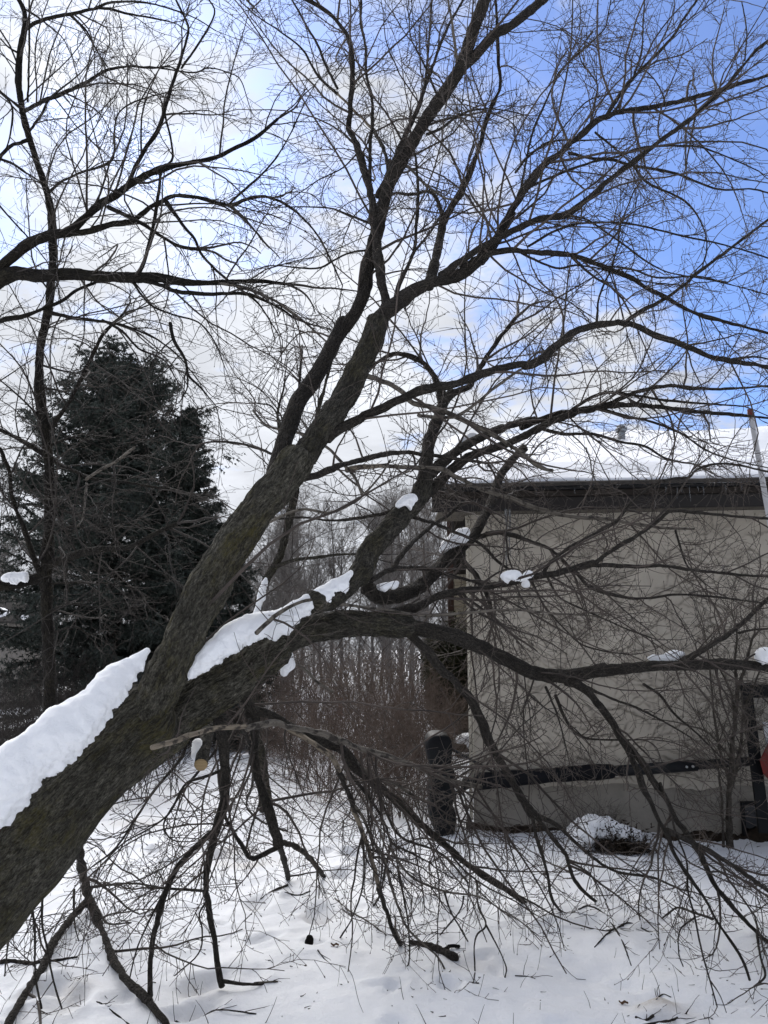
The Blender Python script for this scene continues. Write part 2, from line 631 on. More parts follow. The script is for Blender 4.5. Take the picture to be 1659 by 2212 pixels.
M['wood_dark'] = paint('wet_dark_board', (0.07, 0.055, 0.042), (0.03, 0.025, 0.02), 0.8, 0.2, 18, 0.3)
M['grey_wall'] = paint('far_grey_wall', (0.22, 0.20, 0.18), (0.16, 0.15, 0.135), 0.9, 0.1, 5)
M['black_bark'] = paint('charred_black_bark', (0.012, 0.0105, 0.009), (0.006, 0.0055, 0.005), 0.9, 0.1, 40, 0.6)
M['leaf'] = paint('dead_brown_leaf', (0.14, 0.075, 0.04), (0.07, 0.04, 0.025), 0.8, 0.2, 40)
M['orange'] = paint('faded_orange_stake', (0.62, 0.14, 0.05), (0.45, 0.10, 0.04), 0.6, 0.3, 20)

n = NT('clear_acrylic', 0.15, 0.5)
n.color((0.75, 0.75, 0.73))
n.b.inputs['Transmission Weight'].default_value = 0.9
n.b.inputs['Alpha'].default_value = 0.35
M['acrylic'] = n.m
n = NT('dark_window_glass', 0.08, 0.5)
n.color((0.006, 0.006, 0.007))
M['glass'] = n.m
n = NT('ice', 0.08, 0.5)
n.color((0.45, 0.47, 0.49))
n.b.inputs['Transmission Weight'].default_value = 0.85
n.b.inputs['IOR'].default_value = 1.31
M['ice'] = n.m


def needles(name, a, b):
    n = NT(name, 0.7, 0.25)
    n.color(n.ramp(n.noise(n.pos(), 1.6, 5, 0.65), [(0.32, a), (0.68, b)]))
    return n.m


M['spruce'] = needles('spruce_needles', (0.020, 0.026, 0.020), (0.046, 0.056, 0.049))
M['yew'] = needles('olive_evergreen', (0.014, 0.017, 0.007), (0.036, 0.037, 0.014))

# ---------------------------------------------------------------- ground
def ground_h(x, y):
    p = np.stack((x, y, np.zeros_like(x)), -1)
    near = np.clip(1 - (np.hypot(x, y - 5) - 8) / 20, 0, 1)
    h = 0.040 * fbm(p * 0.7, 3, 5) * near
    h = h + near * (0.018 * fbm(p * 3.1, 3, 9) + 0.007 * fbm(p * 11.0, 3, 21))
    return h


HOLES, MOUNDS = [], []


def axis(lo, hi, c0, c1, step, grow=1.13):
    a = list(np.arange(c0, c1 + 1e-6, step))
    s = step
    while a[-1] < hi:
        s *= grow
        a.append(a[-1] + s)
    s = step
    while a[0] > lo:
        s *= grow
        a.insert(0, a[0] - s)
    return np.array(a)


def build_ground():
    rng = np.random.default_rng(3)
    xs, ys = axis(-500, 500, -3.2, 3.6, 0.024), axis(-60, 600, 3.0, 7.6, 0.024)
    X, Y = np.meshgrid(xs, ys)
    H = ground_h(X, Y)
    D = np.zeros_like(H)

    def stamp(cx, cy, a, b, rot, dz, power=2.0, dirt=0.0, rim=0.0):
        i0, i1 = np.searchsorted(xs, (cx - 3 * a, cx + 3 * a))
        j0, j1 = np.searchsorted(ys, (cy - 3 * a, cy + 3 * a))
        x, y = X[j0:j1, i0:i1] - cx, Y[j0:j1, i0:i1] - cy
        c, s = math.cos(rot), math.sin(rot)
        r2 = ((x * c + y * s) / a) ** 2 + ((-x * s + y * c) / b) ** 2
        w = np.exp(-r2 ** (power / 2))
        H[j0:j1, i0:i1] += dz * w + rim * np.exp(-(np.sqrt(r2) - 1.5) ** 2 * 5)
        D[j0:j1, i0:i1] = np.maximum(D[j0:j1, i0:i1], dirt * np.exp(-r2 * 0.8))
    # footprints, melt pits and dents
    for k in range(170):
        x, y = rng.uniform(-3.2, 3.6), rng.uniform(3.2, 9.5)
        a = rng.uniform(0.035, 0.11)
        stamp(x, y, a, a * rng.uniform(0.45, 0.9), rng.uniform(0, 3.2), -rng.uniform(0.008, 0.035), 3.0, 0.0, 0.008)
    for (px, py) in ((900, 1860), (845, 1880), (790, 1870), (760, 1845), (700, 1840), (870, 1830), (820, 1905), (740, 1895), (905, 1905), (1000, 1900),
                     (240, 1780), (300, 1800), (420, 1830), (380, 1860), (470, 1850), (340, 1835), (200, 1900), (1340, 1950), (1420, 1880), (560, 1960),
                     (690, 1990), (100, 2130), (150, 2150), (450, 2110), (420, 2170)):
        g = G(px, py)
        stamp(g[0], g[1], 0.13, 0.075, rng.uniform(-0.5, 0.5) + 1.3, -0.05, 3.5, 0.25, 0.012)
    # stained snow under the tree and the muddy lump at the bottom right
    for (px, py, a, dz, dd) in ((1425, 2162, 0.10, 0.055, 0.95), (1450, 2178, 0.11, 0.02, 0.5), (505, 1840, 0.16, 0.03, 0.5), (530, 1865, 0.25, -0.02, 0.45),
                                (290, 1790, 0.25, 0.02, 0.4), (150, 2125, 0.12, -0.03, 0.45), (440, 2125, 0.14, -0.03, 0.4), (690, 1990, 0.1, -0.02, 0.4),
                                (240, 1755, 0.3, 0.02, 0.35), (1180, 1915, 0.12, -0.01, 0.3), (1000, 2085, 0.15, -0.02, 0.3), (880, 1905, 0.3, -0.02, 0.22)):
        g = G(px, py)
        stamp(g[0], g[1], a, a * 0.8, 0.3, dz, 2.0, dd)
    # snow drifted up a little along the house and sunk round it
    V = np.stack((X, Y, H), -1).reshape(-1, 3)
    ny, nx = X.shape
    I = np.arange(ny * nx).reshape(ny, nx)
    Q = np.stack((I[:-1, :-1], I[:-1, 1:], I[1:, 1:], I[1:, :-1]), -1)
    o = obj('ground', V, Q, M['ground_snow'], attrs={'dirt': D.ravel()})
    o['kind'] = 'structure'
    return xs, ys, H


GX, GY, GH = build_ground()


def gz(x, y):
    """height of the snow at world points"""
    x, y = np.asarray(x, float), np.asarray(y, float)
    i = np.clip(np.searchsorted(GX, x) - 1, 0, len(GX) - 2)
    j = np.clip(np.searchsorted(GY, y) - 1, 0, len(GY) - 2)
    a = np.clip((x - GX[i]) / (GX[i + 1] - GX[i]), 0, 1)
    b = np.clip((y - GY[j]) / (GY[j + 1] - GY[j]), 0, 1)
    return (GH[j, i] * (1 - a) + GH[j, i + 1] * a) * (1 - b) + (GH[j + 1, i] * (1 - a) + GH[j + 1, i + 1] * a) * b


# ---------------------------------------------------------------- house
ANG = R_(6.3)                                       # the wall's right end stands a little nearer
W0 = G(1019, 1796)                                  # foot of the wall's left corner
W0[2] = 0
E1 = np.array((math.cos(ANG), -math.sin(ANG), 0))   # along the wall to the right
E2 = np.array((math.sin(ANG), math.cos(ANG), 0))    # back, away from the camera
ZS, ZE, OVER = 2.84, 3.035, 0.30                     # soffit, roof edge, overhang
SLOPE, RIDGE_Y = math.tan(R_(19.0)), 4.1
WLEN, WDEP = 6.4, 8.2


def hl(x, y, z):
    return W0 + E1 * x + E2 * y + np.array((0, 0, z))


def to_house(p):
    q = np.asarray(p, float) - W0
    return np.stack((q @ E1, q @ E2, q[..., 2]), -1)


def inside_house(p):
    q = to_house(p)
    x, y, z = q[..., 0], q[..., 1], q[..., 2]
    wall = (x > -0.02) & (y > -0.03) & (z < ZS + 0.05)
    roof = (x > -0.42) & (y > -OVER - 0.08) & (z > ZS - 0.03) & (z < ZE + 0.10 + SLOPE * (np.minimum(y, 2 * RIDGE_Y - y) + OVER))
    return wall | roof


def stucco_relief(nx, nz, step, seed):
    """trowel strokes: short curved ridges left by the plasterer, one edge steeper than the other"""
    rng = np.random.default_rng(seed)
    H = np.zeros((nz, nx))
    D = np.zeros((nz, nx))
    ds = step * 0.45
    for k in range(int(nx * nz * step * step * 64)):
        L = rng.uniform(0.12, 0.62)
        a = rng.choice((rng.normal(0.05, 0.3), rng.normal(-0.5, 0.3), rng.normal(0.55, 0.3)))
        cur = rng.uniform(-4.0, 4.0)
        x, z = rng.uniform(0, nx * step), rng.uniform(0, nz * step)
        hgt = rng.uniform(0.009, 0.021)
        lip_dark = rng.uniform(0.2, 0.9)
        n_ = int(L / ds)
        for i in range(n_):
            a += cur * ds * math.cos(i * 0.035 + k) + rng.normal(0, 0.12)
            x += math.cos(a) * ds
            z += math.sin(a) * ds
            fade = math.sin(math.pi * (i + 0.5) / n_) ** 0.4 * (0.75 + 0.25 * math.sin(i * 0.23 + k))
            ci, cj = int(x / step), int(z / step)
            if 2 <= ci < nx - 2 and 3 <= cj < nz - 5:
                for dj, f in ((0, 1.0), (1, 0.85), (2, 0.55), (3, 0.3), (4, 0.12)):
                    H[cj + dj, ci] = max(H[cj + dj, ci], hgt * fade * f)
                D[cj - 1, ci] = max(D[cj - 1, ci], lip_dark * fade)      # grime caught under the lip, and the ridge's shadow painted as colour
                D[cj - 2, ci] = max(D[cj - 2, ci], 0.6 * lip_dark * fade)
                D[cj, ci] = max(D[cj, ci], 0.5 * lip_dark * fade)
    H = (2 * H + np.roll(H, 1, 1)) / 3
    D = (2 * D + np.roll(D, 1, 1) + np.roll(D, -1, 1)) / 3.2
    return H, D


def build_house():
    house = thing('house', 'single storey house with grey tan stucco wall, brown eave and snow covered roof', 'house', W0, -ANG)
    fz = 0.43
    # wall: stucco face with its trowel relief, closed behind as a box
    step = 0.0075
    nx, nz = int(3.4 / step), int((ZS - fz) / step) + 1
    rel, grime_shade = stucco_relief(nx, nz, step, 4)
    xs = np.linspace(0.0, 3.4, nx)
    zs = np.linspace(fz, ZS, nz)
    X, Z = np.meshgrid(xs, zs)
    big = 0.006 * fbm(np.stack((X * 1.4, Z * 1.4, X * 0), -1), 3, 2)
    Y = -(rel + big)
    Z = Z + 0.045 * fbm(np.stack((X * 3.0, X * 0, X * 0), -1), 5, 6) * np.clip(1 - (Z - fz) / 0.25, 0, 1)
    V = np.stack((X, Y, Z), -1).reshape(-1, 3)
    I = np.arange(nx * nz).reshape(nz, nx)
    Q = np.stack((I[:-1, :-1], I[:-1, 1:], I[1:, 1:], I[1:, :-1]), -1)
    me = make_mesh('stucco_face', V, Q, None, True, {'grime_shade': grime_shade.ravel()})
    s = Soup()
    s.box(0.001, 3.398, 0.012, 0.14, fz, ZS)
    s.box(3.395, WLEN, 0.0, 0.14, fz, ZS)
    s.box(0.001, 0.14, 0.14, WDEP, fz, ZS)
    s.box(WLEN - 0.14, WLEN, 0.14, WDEP, fz, ZS)
    s.box(0.14, WLEN - 0.14, WDEP - 0.14, WDEP, fz, ZS)
    w_ = s.build('wall', M['stucco'], house, False, local=True)
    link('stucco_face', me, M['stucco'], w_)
    # foundation, recessed a little, broken at its foot by soil
    s = Soup()
    nx2 = 220
    xs = np.linspace(0.02, 3.4, nx2)
    zs = np.linspace(-0.2, fz, 40)
    X, Z = np.meshgrid(xs, zs)
    Y = 0.03 + 0.010 * fbm(np.stack((X * 3, Z * 3, X * 0), -1), 4, 12)
    I = np.arange(X.size).reshape(X.shape)
    # leave the opening of the basement window
    BX0, BX1, BZ0, BZ1 = 2.34, 2.90, 0.02, 0.27
    Q = np.stack((I[:-1, :-1], I[:-1, 1:], I[1:, 1:], I[1:, :-1]), -1).reshape(-1, 4)
    cx, cz = X.ravel()[Q].mean(1), Z.ravel()[Q].mean(1)
    Q = Q[~((cx > BX0) & (cx < BX1) & (cz > BZ0) & (cz < BZ1))]
    s.add(np.stack((X, Y, Z), -1), Q)
    s.box(0.02, BX0 - 0.02, 0.09, 0.2, -0.2, fz - 0.003)
    s.box(BX0 - 0.02, BX1 + 0.02, 0.3, 0.4, -0.2, fz - 0.003)
    s.box(BX1 + 0.02, 3.4, 0.09, 0.2, -0.2, fz - 0.003)
    s.box(3.402, WLEN, 0.03, 0.2, -0.2, fz - 0.003)
    s.build('foundation', M['foundation'], house, True, local=True)
    w = Soup().box(BX0 - 0.03, BX0, -0.01, 0.1, BZ0 - 0.03, BZ1 + 0.03, 0.004)
    w.box(BX1, BX1 + 0.03, -0.01, 0.1, BZ0 - 0.03, BZ1 + 0.03, 0.004)
    w.box(BX0, BX1, -0.006, 0.1, BZ1, BZ1 + 0.03, 0.004)
    w.box(BX0, BX1, -0.006, 0.1, BZ0 - 0.03, BZ0, 0.004)
    wo = w.build('basement_window', M['black_plastic'], house, local=True)
    Soup().box(BX0 + 0.001, BX1 - 0.001, 0.06, 0.075, BZ0 + 0.001, BZ1 - 0.001).build('pane', M['glass'], wo, local=True)
    # soil and dead leaves along the foot
    rng = np.random.default_rng(8)
    xs = np.linspace(-0.05, 3.6, 240)
    ys = np.linspace(-0.11, 0.09, 14)
    X, Y = np.meshgrid(xs, ys)
    edge = np.clip((Y + 0.11) / 0.12, 0, 1)
    Z = -0.05 + edge * (0.10 + 0.05 * fbm(np.stack((X * 4, Y * 6, X * 0), -1), 4, 31)) + 0.012 * fbm(np.stack((X * 40, Y * 40, X * 0), -1), 2, 5)
    I = np.arange(X.size).reshape(X.shape)
    s = Soup().add(np.stack((X, Y, Z), -1), np.stack((I[:-1, :-1], I[:-1, 1:], I[1:, 1:], I[1:, :-1]), -1))
    so = s.build('soil_strip', M['soil'], None, True, local=True)
    so.location = tuple(W0)
    so.rotation_euler = (0, 0, -ANG)
    so['kind'] = 'structure'
    # corner boards, cream and flaking
    for x0, x1 in ((-0.012, 0.014), (0.018, 0.034)):
        Soup().box(x0, x1, -0.022, 0.03, 0.10 if x0 < 0 else fz - 0.01, ZS - 0.01, 0.003).build('corner_board', M['trim'], house, local=True)
    # soffit boards across the overhang, lying slightly askew
    x = -0.27
    k = 0
    first = None
    while x < WLEN:
        w_ = 0.135
        y0 = -OVER + 0.03
        V = np.array([(x + 0.02, y0, 0), (x + w_ + 0.02, y0, 0), (x + w_ - 0.05, 0.0 if x > -0.1 else 0.4, 0), (x - 0.05, 0.0 if x > -0.1 else 0.4, 0)])
        if first is None or x < -0.1:
            V0 = V - np.array((x, 0, 0))
            V8 = np.vstack((V0, V0 + np.array((0, 0, 0.018))))
            me = make_mesh('soffit_board', V8, [(0, 3, 2, 1), (4, 5, 6, 7), (0, 1, 5, 4), (1, 2, 6, 5), (2, 3, 7, 6), (3, 0, 4, 7)], None, False)
            me.materials.append(M['soffit'])
            if x > -0.1:
                first = me
        else:
            me = first
        link('soffit_board', me, None, house, (x, 0, ZS + 0.002 + 0.002 * (k % 2)))
        x += w_ + 0.007
        k += 1
    fx0, fx1 = -0.31, WLEN + 0.3
    Soup().box(fx0, fx1, -OVER, -OVER + 0.028, ZS - 0.015, ZS + 0.105, 0.004).build('fascia', M['fascia'], house, local=True)
    Soup().box(fx0, fx1, -OVER - 0.024, -OVER + 0.02, ZS + 0.107, ZE - 0.035, 0.004).build('upper_fascia', M['fascia_upper'], house, local=True)
    Soup().box(fx0 - 0.02, fx1, -OVER - 0.05, -OVER + 0.02, ZE - 0.033, ZE - 0.003, 0.006).build('drip_edge', M['drip'], house, local=True)
    # roof
    yr = RIDGE_Y
    zr = ZE + SLOPE * (yr + OVER)
    zb = ZE + SLOPE * (yr - (2 * yr + OVER - yr))
    y0, y2 = -OVER - 0.06, 2 * yr + OVER
    prof = [(y0, ZE - 0.002), (yr, zr), (y2, ZE - 0.002), (y2, ZE + 0.03), (yr, zr + 0.035), (y0, ZE + 0.03)]
    V = np.array([(xx, y, z) for xx in (fx0 - 0.03, fx1 + 0.03) for y, z in prof])
    Q = [(0, 1, 7, 6), (1, 2, 8, 7), (2, 3, 9, 8), (3, 4, 10, 9), (4, 5, 11, 10), (5, 0, 6, 11), (0, 5, 4, 1), (1, 4, 3, 2), (6, 7, 10, 11), (7, 8, 9, 10)]
    Soup().add(V, Q).build('roof', M['shingle'], house, local=True)
    # gable end boards
    for xx in (fx0, fx1 - 0.03):
        V = np.array([(x_, y, z) for x_ in (xx, xx + 0.03) for y, z in ((y0 + 0.06, ZS + 0.10), (yr, zr - 0.17), (y2 - 0.06, ZS + 0.10), (y2 - 0.06, ZE - 0.03), (yr, zr - 0.006), (y0 + 0.06, ZE - 0.04))])
        Soup().add(V, Q).build('barge_board', M['fascia'], house, local=True)
    # gable wall below the roof, left end
    V = np.array([(x_, y, z) for x_ in (0.01, 0.13) for y, z in ((0.0, ZS + 0.003), (yr, ZS + 0.003), (WDEP, ZS + 0.003), (WDEP, ZS + 0.1), (yr, zr - 0.1), (0.0, ZS + 0.1))])
    Soup().add(V, Q).build('gable_wall', M['stucco'], house, local=True)
    # roof vent and chimney
    zv = ZE + SLOPE * (2.85 + OVER)
    vt = Soup().rod([(1.97, 2.85, zv - 0.1), (1.97, 2.85, zv + 0.27)], [0.05, 0.05], 14).build('roof_vent', M['vent'], house, True, local=True)
    Soup().rod([(1.97, 2.85, zv + 0.23), (1.97, 2.85, zv + 0.26), (1.97, 2.85, zv + 0.32)], [0.07, 0.075, 0.03], 14).build('cap', M['vent'], vt, False, local=True)
    zc = zr - 0.15
    ch = Soup().box(4.28, 4.88, yr + 0.1, yr + 0.5, zc - 0.4, zc + 0.30, 0.01).build('chimney', M['brick'], house, local=True)
    Soup().box(4.25, 4.91, yr + 0.07, yr + 0.53, zc + 0.302, zc + 0.345, 0.012).build('chimney_cap', M['brown_trim'], ch, local=True)
    # the snow on the roof: lumpy, thinner at the eave where it slides, ragged lower edge
    xs = np.arange(fx0 - 0.02, fx1 + 0.02, 0.035)
    ts = np.concatenate((np.linspace(0, 0.3, 16), np.linspace(0.34, yr + OVER, 70)))
    X, T = np.meshgrid(xs, ts)
    ragged = 0.035 * fbm(np.stack((X * 3.2, X * 0, X * 0), -1), 4, 3)
    Yc = -OVER - 0.015 + ragged * np.clip(1 - T / 0.3, 0, 1) + T
    thick = (0.035 + 0.07 * np.clip(T / 0.5, 0, 1)) * np.clip(T / 0.03, 0, 1) ** 0.5 + 0.03 * fbm(np.stack((X * 1.3, T * 1.3, X * 0), -1), 4, 77) * np.clip(T / 0.25, 0.15, 1)
    edge = np.clip((X - fx0) / 0.12, 0, 1) ** 0.5
    Zc = ZE + 0.034 + SLOPE * (Yc + OVER) + np.maximum(thick, 0.012) * edge - 0.05 * (T <= 0.001)
    V = np.stack((X, Yc, Zc), -1)
    V = W0 + V[..., :1] * E1 + V[..., 1:2] * E2 + V[..., 2:] * np.array((0, 0, 1.0))
    I = np.arange(X.size).reshape(X.shape)
    Q = np.stack((I[:-1, :-1], I[:-1, 1:], I[1:, 1:], I[1:, :-1]), -1)
    o = obj('roof_snow', V.reshape(-1, 3), Q, M['roof_snow'], origin=V[0, 0])
    tag(o, 'smooth sheet of snow covering the house roof above the brown eave', 'snow')
    return house


build_house()


def build_icicles():
    rng = np.random.default_rng(12)
    spots = [(1437, 0.05), (1461, 0.12), (1472, 0.06), (1489, 0.14), (1507, 0.04), (1518, 0.09), (1566, 0.08), (1601, 0.05), (1158, 0.06), (1241, 0.05)]
    me = {}
    for i, (px, L) in enumerate(spots):
        u = (px - PW / 2) / FPX
        # along the drip edge
        x = 0.0
        for _ in range(12):
            p = hl(x, -OVER - 0.04, ZE)
            x += (px - (PW / 2 + FPX * p[0] / (p[1] * CP + (p[2] - EYE) * SP))) / 255.0
        p = hl(x, -OVER - 0.046, ZE - 0.03)
        n_ = 6
        t = np.linspace(0, 1, n_)
        s = Soup().rod(np.stack((0.004 * np.sin(5 * t + i), 0 * t, -L * t), 1), 0.0048 * (1 - t) ** 0.7 + 0.0008, 7)
        o = s.build('icicle', M['ice'], None, True, local=True)
        o.location = tuple(p)
        tag(o, 'thin clear icicle hanging in a row from the dark roof edge', 'icicle', 'icicles along the roof edge')
    for dx, L, r, lab in ((0.355, 0.72, 0.011, 'longest clear icicle hanging from the eave well down over the wall, beside a shorter one'),
                          (0.385, 0.45, 0.009, 'shorter partner of the longest icicle, just right of it on the eave')):
        p = hl(dx, -OVER - 0.02, ZS)
        t = np.linspace(0, 1, 14)
        s = Soup().rod(np.stack((0.006 * np.sin(7 * t), 0 * t, -L * t), 1), r * (1 - t) ** 0.6 + 0.0015 + 0.0015 * np.sin(23 * t), 8)
        o = s.build('icicle', M['ice'], None, True, local=True)
        o.location = tuple(p)
        tag(o, lab, 'icicle')


build_icicles()


# ---------------------------------------------------------------- the rear wing, bench, shed, pole
def build_rear():
    d = 16.0
    a, b = P(972, 1400, d), P(1040, 1400, d)
    w = thing('rear_wing', 'tan clapboard building end with red brown corner trim behind the stucco corner', 'building', (a[0], a[1], 0))
    width, top = 3.2, P(990, 1045, d)[2]
    z, k, first = 0.05, 0, None
    while z < top:
        if first is None:
            first = make_mesh('siding_board', np.array([(x, y, zz) for x in (0.09, width) for y, zz in ((-0.028, 0.0), (-0.006, 0.155), (0.02, 0.155), (0.02, 0.0))]),
                              [(0, 4, 5, 1), (1, 5, 6, 2), (2, 6, 7, 3), (3, 7, 4, 0), (0, 1, 2, 3), (4, 7, 6, 5)], None, False)
            first.materials.append(M['siding'])
        link('siding_board', first, None, w, (0, 0.0015 * (k % 3), z))
        z += 0.158
        k += 1
    Soup().box(-0.03, 0.088, -0.035, 0.03, -0.1, top, 0.006).build('corner_trim', M['brown_trim'], w, local=True)
    Soup().box(0.05, width, 0.03, 0.12, -0.1, top).build('wall', M['siding'], w, local=True)
    Soup().box(-0.12, width, -0.1, 0.3, top + 0.003, top + 0.2, 0.01).build('eave', M['fascia'], w, local=True)
    g = G(1000, 1628)
    t = thing('bench', 'dark wooden bench with a thick pad of snow left of the house corner', 'bench', (g[0], g[1], 0))
    z1 = P(1000, 1606, ground_d(1000, 1628))[2]
    Soup().box(-0.16, 0.9, -0.15, 0.25, z1 - 0.12, z1, 0.008).build('seat', M['wood_dark'], t, local=True)
    for x in (-0.10, 0.8):
        Soup().box(x, x + 0.06, -0.1, 0.2, -0.1, z1 - 0.122, 0.004).build('leg', M['wood_dark'], t, local=True)
    c = blob_grid(0.5, 0.2, 0.21, 11)
    s = obj('snow_pad', c[0] + np.array((g[0] + 0.37, g[1] + 0.05, z1 - 0.03)), c[1], M['snow'], origin=(g[0] + 0.37, g[1] + 0.05, z1))
    tag(s, 'thick white pad of snow lying on the dark bench', 'snow')
    # far shed at the left edge
    d = 22.0
    a = P(-60, 1400, d)
    x1 = P(16, 1400, d)[0]
    zt = P(0, 1346, d)[2]
    zr = P(0, 1310, d)[2]
    sh = thing('shed', 'small far grey shed with snowy roof at the left edge behind the trees', 'shed', (a[0], a[1], 0))
    L = x1 - a[0]
    Soup().box(-1.5, L, 0, 2.5, -0.1, zt).build('wall', M['grey_wall'], sh, local=True)
    V = np.array([(x, y, z) for x in (-1.6, L + 0.12) for y, z in ((-0.2, zt + 0.004), (2.7, zt + 0.004), (2.7, zt + 0.05), (1.2, zr + 0.35), (-0.2, zt + 0.05))])
    Q = [(0, 5, 6, 1), (1, 6, 7, 2), (2, 7, 8, 3), (3, 8, 9, 4), (4, 9, 5, 0)]
    T = [(0, 1, 2), (0, 2, 3), (0, 3, 4), (5, 7, 6), (5, 8, 7), (5, 9, 8)]
    Soup().add(V, Q, T).build('roof', M['shingle'], sh, local=True)
    Vs = V * 1.0
    c = blob_grid(L / 2 + 0.85, 0.95, 0.28, 19)
    s = obj('shed_snow', c[0] + np.array((a[0] + L / 2 - 0.7, a[1] + 0.75, zt + 0.15)), c[1], M['snow'], origin=(a[0] + L / 2 - 0.7, a[1] + 0.75, zt + 0.15))
    tag(s, 'white snow on the roof of the small far shed at left', 'snow')
    # white pole leaning on the roof edge
    top = P(1620, 884, 6.85)
    foot = G(1792, 1850)
    foot = np.array((foot[0], foot[1], -0.05))
    pl = thing('white_pole', 'white square pole with red tip leaning against the roof edge at right', 'pole', foot)
    ax = unit(top - foot)
    Soup().rod([foot, foot + (top - foot) * 0.5, top - ax * 0.06], [0.026, 0.026, 0.026], 4).build('shaft', M['white'], pl)
    Soup().rod([top - ax * 0.058, top], [0.028, 0.024], 8).build('tip', M['red'], pl)
    # orange stake in the brush
    g = G(735, 1545)
    zt = P(735, 1508, ground_d(735, 1545))[2]
    o = Soup().rod([(0, 0, -0.1), (0.01, 0, zt * 0.6), (0.015, 0, zt)], [0.05, 0.05, 0.045], 6).build('marker_stake', M['orange'], None, local=True)
    o.location = (g[0], g[1], 0)
    tag(o, 'short faded orange marker stake seen through the brown brush', 'stake')


def blob_grid(a, b, c, seed, n=26):
    """closed lumpy mound: half lengths a, b and height c"""
    u = np.linspace(0, 2 * math.pi, 2 * n, endpoint=False)
    v = np.linspace(-0.5 * math.pi, 0.5 * math.pi, n)
    U, W = np.meshgrid(u, v)
    sq = lambda t, e: np.sign(t) * np.abs(t) ** e
    x, y, z = sq(np.cos(W), .7) * sq(np.cos(U), .7), sq(np.cos(W), .7) * sq(np.sin(U), .7), sq(np.sin(W), .8)
    p = np.stack((x * a, y * b, np.where(z > 0, z * c, z * c * 0.3)), -1)
    nrm = unit(np.stack((x, y, z), -1))
    p = p + nrm * (0.22 * min(b, c) * fbm(p * 0.8 / min(b, c) + seed, 4, seed))[..., None]
    I = np.arange(U.size).reshape(U.shape)
    J = np.roll(I, -1, axis=1)
    Q = np.stack((I[:-1], J[:-1], J[1:], I[1:]), -1)
    return p.reshape(-1, 3), Q.reshape(-1, 4)


build_rear()


